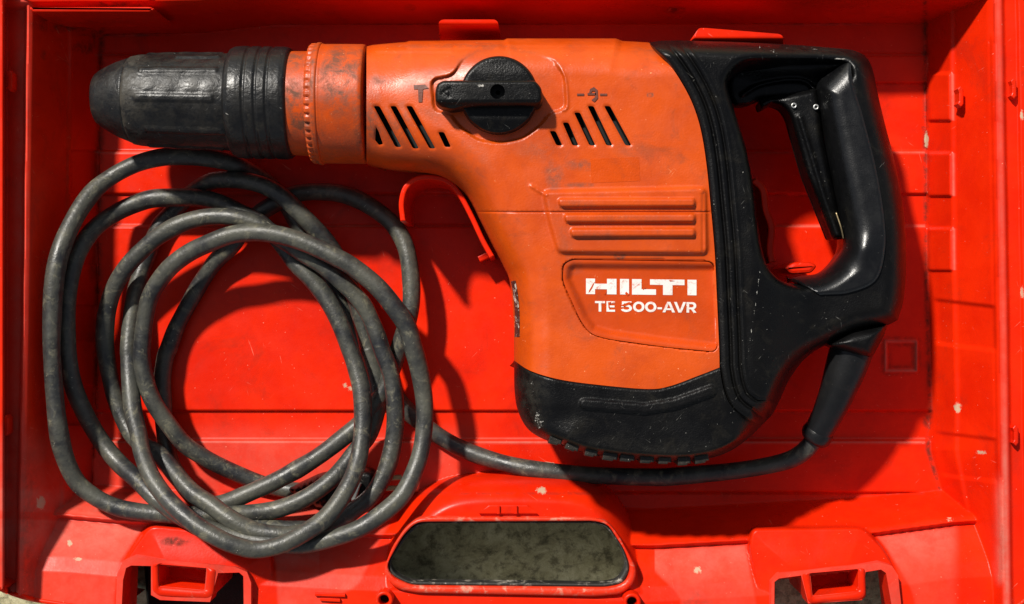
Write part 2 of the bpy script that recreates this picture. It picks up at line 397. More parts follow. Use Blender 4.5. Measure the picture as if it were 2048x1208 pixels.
def band(y):
    b = 0*y
    for a, c in BANDS: b = b + ss(a-3, a+3, y) * (1 - ss(c-2.5, c+2.5, y))
    return b
def case_h(x, y):
    b = band(y)
    h = 2.6*b
    # small moulded square in the floor and knock-out lines
    q = sdf(x, y, [(1772, 683), (1832, 683), (1832, 741), (1772, 741)])
    h = h - 1.3*ss(-1.5, 1.5, q) + 0.9*np.exp(-(q/3.0)**2)
    # left wall
    xf = np.interp(y, LXF[:, 0], LXF[:, 1]); xr = np.interp(y, LXR[:, 0], LXR[:, 1])
    nb = (((y > 300) & (y < 388)) | ((y > 452) & (y < 530)) | ((y > 610) & (y < 682)) | ((y > 775) & (y < 850))).astype(float)
    xs = x + 5*nb*0
    t = (xf - xs)/(xf - xr)
    wl = np.interp(t, [0, 0.04, 0.40, 0.46, 0.94, 1.0], [0, 3, 29, 31, 60, RIM])
    wl = wl - 2.5*nb*ss(0.0, 0.05, t)*(1-ss(0.38, 0.42, t))
    wl = np.where(t > 1, RIM - 10*ss(3, 7, xr - x), wl)
    wl = wl + (RIM + 13 - wl)*(1-ss(6, 12, x))
    h = np.where(t > 0, np.maximum(wl, 0), h)
    # right wall: lower tier with ribs, ledge, upper tier
    xf = np.interp(y, RXF[:, 0], RXF[:, 1]); xr = np.interp(y, RXR[:, 0], RXR[:, 1])
    t = (x - xf)/(xr - xf)
    rb = 0*y
    for a, c in ((147, 241), (306, 392), (457, 541)):
        rb = rb + ss(a-4, a+3, y)*(1-ss(c-3, c+4, y))
    rb2 = 0*y
    for a, c in ((603, 690), (868, 952)):
        rb2 = rb2 + ss(a-5, a+5, y + (x-1900)*-0.12)*(1-ss(c-5, c+5, y + (x-1900)*-0.12))
    wr = np.interp(t, [0, 0.02, 0.36, 0.43, 0.9, 1.0], [0, 1, 28, 30, 58, RIM])
    edge = ss(0.30, 0.34, t)*(1-ss(0.40, 0.46, t))
    wr = wr + 3.2*rb*ss(0.0, 0.06, t)*(1-ss(0.33, 0.39, t)) - 2.5*rb2*ss(0.05, 0.2, t)*(1-ss(0.9, 0.97, t))
    # shallow upper frame line
    wr = wr + 1.2*ss(0.93, 0.96, t)*(t < 1)*ss(60, 80, y)
    wr = np.where(t > 1, RIM + 2 - 3.5*ss(0, 8, x - xr - 14)*(1-ss(0, 5, x - xr - 44)), wr)
    h = np.where(t > 0, np.maximum(wr, h), h)
    # top wall
    yf = np.interp(x, [200, 400, 540, 1850], [70, 66, 50, 47])
    s = (yf - y)
    wt = np.interp(s, [0, 2, 40, 58, 66, 200], [0, 3, 45, 60, RIM+2, RIM+2])
    h = np.where(s > 0, np.maximum(h, wt), h)
    # front: sloping wall, lip, dusty slope, flange
    y1 = np.interp(x, [0, 130, 285, 700, 1300, 1480, 1750, 1915, 2048], [1030, 1034, 1048, 1070, 1094, 1084, 1068, 1046, 1040])
    f = np.interp(y - y1, [-78, -74, -14, -3, 3, 80, 110, 170, 260], [0, 0.5, 33, 36, 31, 46, 50, 51, 51])
    h = np.where(y - y1 > -78, np.maximum(h*(t <= 0) + np.where(t > 0, h, 0), f), h)
    # handle mound and latch bosses
    q = sdf(x, y, mound); h = np.maximum(h, np.where(q > 0, 50*prof(q/62, 1.8), -9))
    for bp in (bossL, bossR):
        q = sdf(x, y, bp); h = np.maximum(h, np.where(q > 0, 48*prof(q/9, 2.0) + 6*ss(0, 90, q), -9))
    return h

gs = 2.6
xs = np.arange(-62, 2110, gs); ys = np.arange(-62, 1236, gs)
GX, GY = np.meshgrid(xs, ys); H = case_h(GX, GY)
nx, ny = len(xs), len(ys)
V = PA(GX.ravel(), GY.ravel(), H.ravel())
ii, jj = np.meshgrid(np.arange(nx-1), np.arange(ny-1)); ii = ii.ravel(); jj = jj.ravel()
Q = np.stack([jj*nx+ii, (jj+1)*nx+ii, (jj+1)*nx+ii+1, jj*nx+ii+1], -1)
fx = xs[ii] + gs/2; fy = ys[jj] + gs/2
keep = inside(fx, fy, outer)
for hpoly in (latch_holeL, latch_holeR, (hole_out + (hole_in - hole_out.mean(0))[:1]*0)):
    pass
hole_mid = rounded([(773, 1130), (800, 1071), (833, 1043), (871, 1040), (1186, 1041), (1215, 1048), (1250, 1104), (1264, 1138), (1258, 1165), (1230, 1178), (834, 1175), (786, 1160)], 12)
for hpoly in (latch_holeL, latch_holeR, hole_mid): keep &= ~inside(fx, fy, np.asarray(hpoly, float))
Q = Q[keep]; fx = fx[keep]; fy = fy[keep]
def blob(x, y, cx, cy, rx, ry, p=2.0):
    return np.clip(1 - (np.abs((x-cx)/rx)**p + np.abs((y-cy)/ry)**p), 0, 1)
def case_attr(x, y):
    d = 0*x; gr = 0*x
    y1 = np.interp(x, [0, 130, 285, 700, 1300, 1480, 1750, 1915, 2048], [1030, 1034, 1048, 1070, 1094, 1084, 1068, 1046, 1040])
    inb = np.maximum(np.maximum(sdf(x, y, bossL), sdf(x, y, bossR)), sdf(x, y, mound))
    out = 1 - ss(-6, 2, inb)
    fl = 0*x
    fl = np.maximum(fl, (np.where(x < 640, 0.42, 0.30))*ss(3, 10, y-y1)*(1-ss(20, 110, y-y1)*0.65)*out*((x < 640) | (x > 1310))*(1-ss(1895, 1925, x)))  # dust on the front slopes, with sky glare painted in
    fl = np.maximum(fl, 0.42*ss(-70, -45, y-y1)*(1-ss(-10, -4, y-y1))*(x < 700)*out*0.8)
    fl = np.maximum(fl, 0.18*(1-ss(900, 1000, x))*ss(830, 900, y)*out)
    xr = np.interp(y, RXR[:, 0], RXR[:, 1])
    fl = np.maximum(fl, (0.22+0.25*ss(700, 1000, y))*np.exp(-((x-xr-8)/6)**2))  # painted highlight strip along the right rim
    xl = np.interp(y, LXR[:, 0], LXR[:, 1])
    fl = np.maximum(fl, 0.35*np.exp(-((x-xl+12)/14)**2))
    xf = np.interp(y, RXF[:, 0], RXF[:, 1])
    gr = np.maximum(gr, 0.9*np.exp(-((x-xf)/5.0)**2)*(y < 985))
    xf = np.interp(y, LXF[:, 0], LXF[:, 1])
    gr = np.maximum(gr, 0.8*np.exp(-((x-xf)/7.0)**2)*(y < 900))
    for a_, c_ in BANDS: gr = np.maximum(gr, 0.5*np.exp(-((y-c_-2)/3.0)**2)*(x > 200)*(x < 1850))  # darker line along the lower edge of each floor band
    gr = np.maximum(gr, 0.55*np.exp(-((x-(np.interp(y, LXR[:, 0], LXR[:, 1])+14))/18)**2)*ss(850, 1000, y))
    for cx, cy, rx, ry, a in ((1850, 107, 9, 8, .9), (1850, 165, 9, 9, .9), (1850, 255, 9, 9, .9), (1852, 400, 10, 9, .9), (1852, 540, 9, 9, .8),
                              (1855, 842, 12, 18, .9), (130, 48, 80, 20, .9), (170, 95, 30, 16, .9), (90, 110, 10, 12, .9), (190, 75, 14, 20, .9),
                              (240, 10, 90, 9, .9), (1350, 20, 26, 9, .9), (820, 16, 14, 9, .6), (240, 70, 120, 4, .9), (350, 1083, 40, 12, 1.2),
                              (980, 513, 26, 10, .8), (900, 48, 300, 3, .7), (1600, 48, 200, 3, .7), (185, 540, 12, 30, .5), (1390, 1205, 30, 30, .4)):
        gr = np.maximum(gr, a*blob(x, y, cx, cy, rx, ry))
    for cx, cy, rx, ry, a in ((1083, 981, 15, 12, 3), (1915, 815, 12, 18, 3), (1962, 905, 22, 8, .62), (1900, 1040, 18, 9, .62), (700, 778, 12, 9, .62),
                              (690, 770, 8, 8, 2), (82, 1005, 14, 24, 1.2), (140, 1085, 8, 12, 2), (155, 1118, 14, 6, 2), (1853, 280, 7, 30, .8),
                              (1395, 1140, 14, 14, .7), (1095, 926, 20, 4, .9), (2044, 230, 6, 16, 2), (2044, 585, 6, 20, 2), (1620, 1195, 30, 6, .6)):
        d = np.maximum(d, min(a, 0.8)*blob(x, y, cx, cy, rx, ry))
    q_ = segdist(x, y, [(1772, 683), (1832, 683), (1832, 741), (1772, 741)]); fl = np.maximum(fl, 0.6*np.exp(-(q_/2.6)**2)); gr = np.maximum(gr, 0.5*np.exp(-((q_-7)/4)**2))
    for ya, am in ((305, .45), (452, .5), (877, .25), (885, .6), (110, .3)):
        fl = np.maximum(fl, am*np.exp(-((y-ya)/1.9)**2)*(x > 190)*(x < 1850))  # painted highlights on the lit upper edges of the floor bands
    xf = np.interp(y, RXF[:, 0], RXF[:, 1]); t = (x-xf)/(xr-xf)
    fl = np.maximum(fl, 0.45*np.exp(-((t-0.385)/0.022)**2)*(((y > 147) & (y < 241)) | ((y > 306) & (y < 392)) | ((y > 457) & (y < 541))))  # painted highlight on the ledge edge of the wall ribs
    fl = np.maximum(fl, 0.55*np.exp(-((x-2004)/11)**2)*ss(930, 1000, y)*(1-ss(1150, 1180, y)))  # painted highlight strip on the curve at the lower right
    return {'dust': np.clip(d, 0, 1), 'grime': np.clip(gr, 0, 1), 'dust_glare': np.clip(fl, 0, 1)}
xfL = np.interp(fy, LXF[:, 0], LXF[:, 1]); xfR = np.interp(fy, RXF[:, 0], RXF[:, 1])
xrL = np.interp(fy, LXR[:, 0], LXR[:, 1]); xrR = np.interp(fy, RXR[:, 0], RXR[:, 1])
yT = np.interp(fx, [200, 400, 540, 1850], [70, 66, 50, 47])
reg = np.zeros(len(Q), int)
frontm = fy > 985; reg[frontm] = 4
reg[(fy < yT)] = 3
dl = xfL - fx; dr = fx - xfR; dt = yT - fy
reg[(dl > 0) & ((dl > dt*1.9) | (dt < 0)) & (reg != 4)] = 1
reg[(dr > 0) & ((dr > dt*1.9) | (dt < 0)) & ((reg != 4) | (fx > 1925))] = 2
reg[(fx < xrL)] = 5; reg[(fx > xrR)] = 6
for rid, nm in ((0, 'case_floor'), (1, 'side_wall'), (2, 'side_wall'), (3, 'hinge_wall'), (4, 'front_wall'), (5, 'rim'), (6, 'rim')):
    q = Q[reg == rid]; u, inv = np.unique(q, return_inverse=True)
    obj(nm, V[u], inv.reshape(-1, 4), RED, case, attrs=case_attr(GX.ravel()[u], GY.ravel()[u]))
# underside and outer skirt of the shell
ob = lin(outer, True, 20); nO = len(ob); zt = case_h(ob[:, 0], ob[:, 1])
A = PA(ob[:, 0], ob[:, 1], zt); B = A.copy(); B[:, 2] = -0.012
Vv = A.tolist() + B.tolist()
obj('outer_skin', Vv, [[i, (i+1) % nO, nO+(i+1) % nO, nO+i] for i in range(nO) if not (ob[i, 1] > 1225 and 200 < ob[i, 0] < 1850)], RED, case)

ek = ob[(ob[:, 1] > 900) | (ob[:, 0] > 1500)]; ek = ob
ob2 = np.vstack([ob, ob[:1]]); se = np.r_[0, np.cumsum(np.linalg.norm(np.diff(ob2, axis=0), axis=1))]; te = np.arange(0, se[-1], 8.0)
ex_, ey_ = np.interp(te, se, ob2[:, 0]), np.interp(te, se, ob2[:, 1])
v, f = tube(np.stack([ex_, ey_, np.maximum(case_h(ex_, ey_), case_h(ex_, ey_-6))-0.6], -1), 1.5, 10, closed=True); obj('rim_bead', v, f, RED, case)
# hole tube walls: frame of the handle slot
def ringprism(name, outl, inl, ztop, zbot, mat, parent, zin=None):
    nn = 120
    def res(l):
        l = np.vstack([l, l[:1]]); s = np.r_[0, np.cumsum(np.linalg.norm(np.diff(l, axis=0), axis=1))]
        t = np.linspace(0, s[-1], nn, endpoint=False); return np.stack([np.interp(t, s, l[:, 0]), np.interp(t, s, l[:, 1])], -1)
    # match by angle
    c = outl.mean(0)
    def ang(l):
        l = res(l)
        a = np.unwrap(np.arctan2(l[:, 1]-c[1], (l[:, 0]-c[0])/2.6)); k = np.argmin(np.abs((a+PI) % (2*PI)-PI)); return np.roll(l, -k, 0)
    o_, i_ = ang(outl), ang(inl)
    if area2(o_) < 0: o_ = o_[::-1]
    if area2(i_) < 0: i_ = i_[::-1]
    zin = ztop if zin is None else zin
    rings = [(o_, zbot, ztop)]; w_ = 0.18
    V = []; F = []
    seq = [(o_, zbot), (o_, ztop-1.6), (o_*(1-w_)+i_*w_, ztop), (o_*w_+i_*(1-w_), zin), (i_, zin-1.6), (i_, zbot)]
    for k, (l, z) in enumerate(seq):
        kk = (D-ztop)/(D-z) if z <= zbot+0.01 else 1.0
        V += PA(1024+(l[:, 0]-1024)*kk, 604+(l[:, 1]-604)*kk, np.full(nn, float(z))).tolist()
    for k in range(len(seq)-1):
        F += [[k*nn+i, k*nn+(i+1) % nn, (k+1)*nn+(i+1) % nn, (k+1)*nn+i][::-1] for i in range(nn)]
    return obj(name, V, F, mat, parent)
slot = ringprism('handle_slot_frame', hole_out, rounded([(773, 1130), (806, 1071), (833, 1044), (1190, 1042), (1216, 1049), (1248, 1098), (1262, 1137), (1250, 1167), (1215, 1175), (822, 1171), (784, 1153)], 14), 54, 42, SCUFF, case)
ringprism('handle_slot_edge', rounded([(774, 1130), (807, 1071), (834, 1045), (1190, 1043), (1215, 1050), (1247, 1098), (1261, 1137), (1249, 1166), (1215, 1174), (822, 1170), (785, 1153)], 14), hole_in, 51.5, 44, GASKET, slot)
l = hole_in; lc = l.mean(0); zz = np.array([46.0, 20.0, -11.0]); Vl = []
for z_, sc_ in zip(zz, (1.0, 1.025, 1.06)): Vl += PA(lc[0]+(l[:, 0]-lc[0])*sc_, lc[1]+(l[:, 1]-lc[1])*(1+(sc_-1)*2.2), 0*l[:, 0]+z_).tolist()
nl = len(l); obj('slot_light_baffle', Vl, [[r_*nl+i, r_*nl+(i+1) % nl, (r_+1)*nl+(i+1) % nl, (r_+1)*nl+i] for r_ in range(2) for i in range(nl)], BAFFLE, slot)  # unseen flared tube, added to keep red bounce light off the ground
# little moulded tab above the slot
prism('moulded_tab', [(958, 1028), (978, 1010), (1055, 1010), (1075, 1028)], 52.5, 40, RED, case, 0.8)
for x in (997, 1032): prism('moulded_rib', [(x-3, 1028), (x-3, 1012), (x+3, 1012), (x+3, 1028)], 54, 48, RED, case, 0.5)
for cx, cy in ((768, 1200), (1264, 1204)):
    ringprism('screw_boss', circle(cx, cy, 18), circle(cx, cy, 10), 60, 20, RED, case)
    well('screw_hole', circle(cx, cy, 10.5), lambda x, y: 0*x + 56, 5, PIT, case)

# latch housings: moulded frame seen end-on, with a pocket
def latch(outl, holes, pocket, pock_in, back):
    z0 = 56
    fr = heightmesh('latch_frame', lin(outl, True, 5), lambda x, y: 0*x + z0 + 0.4*np.sin(x*0.05), RED, case, grid=6, holes=[lin(h, True, 5) for h in holes] + [rounded(pock_in, 4)], zbot=10, inset=0,
                    attrs=lambda x, y: {'dust_glare': 0.18 + 0*x})
    for h in holes:   # inner faces of the cut-outs
        l = lin(h, True, 6); n = len(l); kk = (D-z0)/(D-40)
        Vt = PA(l[:, 0], l[:, 1], z0 + 0*l[:, 0]).tolist() + PA(1024+(l[:, 0]-1024)*kk, 604+(l[:, 1]-604)*kk, 40 + 0*l[:, 0]).tolist()
        obj('cutout_wall', Vt, [[i, (i+1) % n, n+(i+1) % n, n+i] for i in range(n)], RED, fr, smooth=False)
    pk = ringprism('latch_pocket', rounded(pocket, 5), rounded(pock_in, 4), z0+1, 5, RED, fr)
    l = rounded(pock_in, 4)
    def fl(x, y): return 26 + 9*ss(np.min(l[:, 1])+8, np.max(l[:, 1])-2, y)
    kk = (D-z0)/(D-36)
    l2 = np.stack([1024+(l[:, 0]-1024)*kk, 604+(l[:, 1]-604)*kk], -1)
    obj('pocket_floor', PA(l2[:, 0], l2[:, 1], fl(l2[:, 0], l2[:, 1]*1.0)).tolist(), [list(range(len(l)))[::-1]], RED, pk, smooth=False)
latch([(228, 1300), (234, 1150), (246, 1122), (266, 1113), (470, 1134), (494, 1144), (502, 1165), (502, 1300)],
      [[(239, 1296), (246, 1160), (252, 1136), (262, 1131), (302, 1132), (302, 1190), (320, 1200), (420, 1204), (436, 1146), (478, 1145), (486, 1152), (488, 1296)]],
      [(303, 1128), (434, 1138), (428, 1192), (418, 1199), (318, 1193), (304, 1184)], [(317, 1126), (413, 1136), (409, 1180), (318, 1172)], None)
latch([(1540, 1300), (1543, 1165), (1556, 1148), (1600, 1142), (1760, 1125), (1784, 1132), (1796, 1150), (1812, 1300)],
      [[(1548, 1296), (1549, 1164), (1558, 1157), (1602, 1151), (1616, 1207), (1724, 1200), (1731, 1144), (1762, 1139), (1772, 1146), (1798, 1296)]],
      [(1603, 1148), (1730, 1136), (1732, 1192), (1724, 1200), (1624, 1208), (1616, 1204)], [(1620, 1146), (1716, 1138), (1717, 1182), (1625, 1192)], None)
# black latch clasp below the left frame
prism('latch_clasp', [(288, 1128), (320, 1120), (430, 1130), (515, 1140), (520, 1236), (296, 1236)], 4, -11, BLACK, case, 2, label='black latch clasp showing through the front frame')

# tabs, hook and pads that hold the tool
def wallpath(name, path, hw, zt, zb, label=None, step=5):
    p = ribbon(spline(path, False, step), hw); return prism(name, p, zt, zb, RED, case, 0.9, 0.6, label=label)
wallpath('cord_hook', [(806, 442), (803, 405), (812, 374), (836, 357), (868, 355), (898, 365), (920, 390), (944, 435), (965, 480), (984, 514)], 5.2, 66, 0, 'curved red hook standing up from the case floor')
prism('hook_foot', [(955, 513), (982, 500), (986, 512), (960, 524)], 20, 0, RED, case, 0.8)
def tab1(x, y): return 30 + 38*ss(80, 46, y)
heightmesh('support_tab', rounded([(877, 44), (884, 39), (990, 39), (996, 44), (1003, 84), (880, 84)], 5), tab1, RED, case, 3, zbot=0, inset=0)
def tab2(x, y): return 56 + 0*x + 8*ss(90, 75, y)
heightmesh('support_tab', rounded([(1372, 92), (1398, 56), (1412, 56), (1560, 68), (1567, 74), (1566, 92)], 4), tab2, RED, case, 3, zbot=0, inset=0)
wallpath('support_pad', [(1508, 360), (1526, 380), (1532, 420), (1543, 455), (1540, 500), (1545, 525)], 7, 46, 0)
prism('support_pad', rounded([(1566, 536), (1590, 524), (1622, 524), (1634, 532), (1622, 546), (1580, 548)], 6), 44, 0, RED, case, 2)
# ledge at the hinge corner, clips on the rims
prism('hinge_ledge', rounded([(58, 15), (300, 14), (310, 18), (300, 24), (66, 24)], 3), 74, 30, RED, case, 1.2)
prism('hinge_ledge', rounded([(-20, -30), (330, -30), (300, 2), (62, 4)], 4), 66, 55, RED, case, 1.2)
def clip(cx, cy, s=1.0, z=60):
    p = np.array([(-9, -16), (-3, -22), (3, -16), (3, 14), (-2, 20), (-9, 14), (-6, 8), (-6, -8)], float)*s + (cx, cy)
    o = prism('rim_clip', p, z, z-8, RED, case, 0.8)
for cx, cy, z in ((22, 162, 66), (14, 852, 66), (1924, 194, 44), (2030, 178, 66), (2034, 872, 66)): clip(cx, cy, 1.0, z)
# moulded marks near the front edge
for q in ([(630, 1186), (690, 1188), (690, 1194), (630, 1192)], [(640, 1196), (680, 1198), (680, 1204), (640, 1202)]): prism('moulded_mark', q, 52.5, 45, RED, case, 0.3)

# ================================================================== THE ROTARY HAMMER
tool = thing('rotary_hammer', 'worn orange and black rotary hammer lying in the red case', 'rotary hammer', (0.05, 0.05, 0.0))
ZC = 62.0
top_edge = [(733, 93), (745, 90), (765, 88), (812, 84), (818, 82), (905, 81), (1008, 80), (1014, 77), (1232, 77), (1245, 82), (1298, 85)]
seamR = spline([(1298, 85), (1332, 120), (1362, 163), (1386, 210), (1402, 262), (1413, 330), (1421, 410), (1429, 500), (1434, 600), (1438, 690), (1439, 735)], False, 4)
bootline = spline([(1439, 735), (1395, 752), (1340, 772), (1295, 778), (1200, 770), (1120, 759), (1062, 742), (1028, 721)], False, 4)
left_edge = spline([(1028, 721), (1027, 640), (1020, 565), (1006, 530), (985, 490), (960, 440), (938, 398), (913, 371), (880, 352), (830, 344), (780, 338), (745, 330), (733, 327)], False, 4)
orange_out = np.concatenate([lin(top_edge, False, 4)[:-1], seamR[:-1], bootline[:-1], left_edge[:-1], lin([(733, 327), (733, 93)], False, 4)[:-1]])
boot_low = spline([(1028, 721), (1029, 780), (1036, 822), (1055, 857), (1086, 878), (1122, 889), (1160, 903), (1220, 915), (1290, 922), (1360, 924), (1418, 917), (1462, 901), (1500, 874), (1524, 850)], False, 4)
fr_low = spline([(1524, 850), (1545, 828), (1562, 795), (1580, 757), (1612, 716), (1655, 688), (1715, 664), (1770, 652), (1796, 640)], False, 4)
fr_out = spline([(1796, 640), (1807, 600), (1812, 540), (1810, 450), (1800, 375), (1786, 310), (1768, 240), (1755, 185), (1747, 145), (1735, 117), (1713, 103), (1680, 97), (1560, 88), (1450, 83), (1340, 81), (1298, 85)], False, 4)
sil = np.concatenate([lin(top_edge, False, 6)[:-1], fr_out[::-1][:-1], fr_low[::-1][:-1], boot_low[::-1][:-1], left_edge[:-1]])
sil_open = sil          # barrel end left open: distance measured without the x = 733 edge
slots = []
for (xt, yt), (xb, yb) in (((753, 212), (797, 294)), ((786, 212), (832, 297)), ((818, 212), (865, 297)), ((882, 264), (896, 294)),
                           ((1105, 262), (1119, 291)), ((1131, 245), (1151, 291)), ((1154, 225), (1185, 291)), ((1181, 212), (1219, 291)), ((1214, 212), (1257, 291))):
    slots.append(rounded([(xt-6, yt), (xt+6, yt), (xb+6, yb), (xb-6, yb)], 3.5, 2))
slots.append(rounded([(752, 253), (757, 262), (766, 288), (758, 290), (750, 280)], 2, 2))
badge = rounded([(1124, 560), (1127, 528), (1144, 519), (1428, 523), (1435, 704), (1330, 694), (1215, 678), (1180, 668), (1160, 640)], 16)
pad = rounded([(1090, 385), (1408, 378), (1412, 505), (1118, 503), (1100, 440)], 10)
recess = rounded([(862, 158), (905, 150), (925, 118), (960, 98), (1010, 92), (1060, 104), (1110, 120), (1128, 150), (1132, 218), (1100, 226), (1080, 252), (1045, 278), (1000, 287), (955, 280), (915, 250), (900, 226), (868, 222)], 14)
residue = [(1181, 318), (1278, 314), (1280, 362), (1183, 366)]

def base_h(x, y):
    d = segdist(x, y, sil_open, closed=False)
    T = 34 + 7*ss(760, 1000, x); T = T + 1.0*ss(600, 760, y)
    R = 117 - 42*ss(780, 1000, x)
    return ZC + T*prof(d/R, 2.15)
def orange_h(x, y):
    h = base_h(x, y)
    h = h - 2.6*ss(-2.5, 2.5, sdf(x, y, recess)) * ss(95, 150, y)
    h = h - 0.9*np.exp(-((y-424)/1.1)**2)*(x > 935)*(1)
    q = sdf(x, y, pad); h = h + 3.2*ss(-8, 3, q)
    for yy, x0 in ((406, 1116), (437, 1128), (466, 1140)):
        rr = sdf(x, y, rounded([(x0, yy-8), (1390, yy-9), (1390, yy+7), (x0+4, yy+8)], 6)); h = h + 3.0*ss(-2.5, 2.5, rr)
    h = h - 1.0*np.exp(-((x-1406)/2.0)**2)*(y > 385)*(y < 505)
    q = sdf(x, y, badge); h = h - 4.5*ss(-1.2, 0.8, q)
    # raised flats along the top edge
    for a, b, c in ((812, 1000, 96), (752, 905, 104), (1010, 1240, 92)):
        h = h + 0.9*ss(a-3, a+3, x)*(1-ss(b-3, b+3, x))*(1-ss(c-2, c+2, y))
    # arc beside the knob
    h = h + 0.9*np.exp(-(segdist(x, y, spline([(1112, 128), (1128, 150), (1134, 180), (1134, 216), (1125, 220)], False, 6), False)/2.2)**2)
    for s in slots: h = h - 0.6*ss(-4, 0, sdf(x, y, s))
    # crease at left of the rib pad
    h = h + 1.0*np.exp(-(segdist(x, y, [(1062, 372), (1092, 390)], False)/3.0)**2)
    return h
def orange_attr(x, y):
    g = 0.0*x
    for cx, cy, rx, ry, a in ((745, 240, 26, 70, .9), (760, 160, 30, 14, .8), (790, 250, 50, 60, .6), (860, 170, 60, 40, .4), (1110, 350, 22, 40, .8), (1170, 330, 60, 14, .8),
                              (1240, 512, 14, 8, 2), (1300, 190, 8, 6, 2), (1130, 500, 20, 60, .3), (1080, 300, 60, 30, .35), (1310, 100, 60, 14, .4), (940, 330, 60, 60, .25),
                              (1150, 412, 50, 16, .5), (1250, 437, 150, 12, .3), (1200, 474, 90, 10, .5), (900, 92, 160, 6, .6), (1160, 370, 40, 6, .8), (1260, 300, 40, 20, .3)):
        g = np.maximum(g, a*blob(x, y, cx, cy, rx, ry))
    g = np.maximum(g, 0.35*np.exp(-((sdf(x, y, recess))/5.0)**2))
    return {'grime': np.clip(g, 0, 1)}
housing = heightmesh('motor_housing', orange_out, orange_h, ORANGE, tool, grid=2.6, holes=slots, zbot=14, inset=20,
    lines=[(lin([(946, 424), (1418, 424)], False, 3.5), (-2.4, -1.1, 0, 1.1, 2.4)), (np.vstack([badge, badge[:1]]), (-1.4, 0.0, 1.3))], attrs=orange_attr,
    label='orange upper and lower housing shell with slanted vents')
for s in slots: well('vent', s, orange_h, 9, PIT, housing)

# badge panel
def badge_h(x, y):
    e = segdist(x, y, badge); side = segdist(x, y, [(1428, 523), (1435, 704)], False)
    e2 = np.where(side < e + 0.5, 99, e)
    return base_h(x, y) - 0.25 - 3.4*ss(5, 21, segdist(x, y, np.array([(1428, 521), (1144, 519), (1127, 530), (1124, 560), (1160, 640), (1180, 668), (1215, 678), (1330, 694), (1436, 706)], float), False))
bd = heightmesh('badge_panel', badge + (badge.mean(0)-badge)*0.006, badge_h, ORANGE2, tool, grid=2.8, zbot=85, inset=0, attrs=lambda x, y: {'grime': 0.5*blob(x, y, 1145, 535, 26, 18)})

def flatprint(name, polys, hf, lift, thick, mat, parent, label=None, fill=0):
    """thin raised print following a surface"""
    parts = []
    for p in polys:
        p = lin(p, True, 6.0)
        if area2(p) < 0: p = p[::-1]
        # triangulate with cdt
        n = len(p); x0, y0 = p.min(0); x1, y1 = p.max(0)
        ex = []
        if fill:
            gx, gy = np.meshgrid(np.arange(x0+0.3, x1, fill), np.arange(y0+0.3, y1, fill)); gx = gx.ravel(); gy = gy.ravel()
            kk = inside(gx, gy, p) & (segdist(gx, gy, p) > fill*0.3); ex = np.stack([gx[kk], gy[kk]], -1).tolist()
        r = delaunay_2d_cdt([Vector(q) for q in p.tolist() + ex], [(i, (i+1) % n) for i in range(n)], [], 0, 1e-5)
        V2 = np.array([tuple(v) for v in r[0]]); Fc = [list(f) for f in r[2]]
        cen = np.array([V2[f].mean(0) for f in Fc]); k = inside(cen[:, 0], cen[:, 1], p)
        Fc = [f[::-1] for f, kk in zip(Fc, k) if kk]
        h = hf(V2[:, 0], V2[:, 1]) + lift
        Vt = PA(V2[:, 0], V2[:, 1], h); Vb = PA(p[:, 0], p[:, 1], hf(p[:, 0], p[:, 1]) + lift); Vb2 = PA(p[:, 0], p[:, 1], hf(p[:, 0], p[:, 1]) + lift - thick)
        parts.append((Vt.tolist(), Fc)); parts.append((Vb.tolist()+Vb2.tolist(), [[i, (i+1) % n, n+(i+1) % n, n+i] for i in range(n)]))
    Vv, Ff = joinVF(parts)
    return obj(name, Vv, Ff, mat, parent, smooth=False, label=label)

# brand lettering: wide block capitals
def B_(x0, x1, y0, y1): return [(x0, y0), (x1, y0), (x1, y1), (x0, y1)]
def shear(p, dy=0.02): return [(x, y + (x-1170)*0.012) for x, y in p]
y0, y1 = 557, 588
Hp = [(1172, y0), (1190, y0), (1190, y0+10), (1214, y0+10), (1214, y0), (1233, y0), (1233, y1), (1214, y1), (1214, y0+21), (1190, y0+21), (1190, y1), (1172, y1)]
Ip = B_(1240, 1258, y0, y1)
Lp = [(1264, y0), (1283, y0), (1283, y0+20), (1312, y0+20), (1312, y1), (1264, y1)]
Tp = [(1300, y0), (1369, y0), (1369, y0+11), (1345, y0+11), (1345, y1), (1326, y1), (1326, y0+11), (1300, y0+11)]
I2 = B_(1375, 1393, y0, y1)
flatprint('brand_lettering', [shear(p) for p in (Hp, Ip, Lp, Tp, I2)], badge_h, 0.18, 0.3, WHITE, bd, 'worn white block letters HILTI')
# model lettering from the built-in font, bent onto the panel
def textpolys(txt, x0, x1, y0, y1, hf, lift, mat, name, parent, bold=0.018, label=None, shr=0.0):
    cu = bpy.data.curves.new('lettering', 'FONT'); cu.body = txt; cu.size = 1; cu.offset = bold; cu.extrude = 0.02; cu.resolution_u = 4
    cu.space_character = 1.06
    to = bpy.data.objects.new('lettering', cu); C.objects.link(to)
    dg = bpy.context.evaluated_depsgraph_get(); me = bpy.data.meshes.new_from_object(to.evaluated_get(dg))
    Vt = np.array([tuple(v.co) for v in me.vertices]); Fs = [list(p.vertices) for p in me.polygons]
    bpy.data.objects.remove(to); bpy.data.meshes.remove(me); bpy.data.curves.remove(cu)
    mn, mx = Vt.min(0), Vt.max(0)
    X = x0 + (Vt[:, 0]-mn[0])/(mx[0]-mn[0])*(x1-x0); Yp = y1 - (Vt[:, 1]-mn[1])/(mx[1]-mn[1])*(y1-y0) + (X-x0)*shr
    z = hf(X, Yp) + np.where(Vt[:, 2] > 0, lift, lift-0.3)
    return obj(name, PA(X, Yp, z), Fs, mat, parent, smooth=False, label=label)
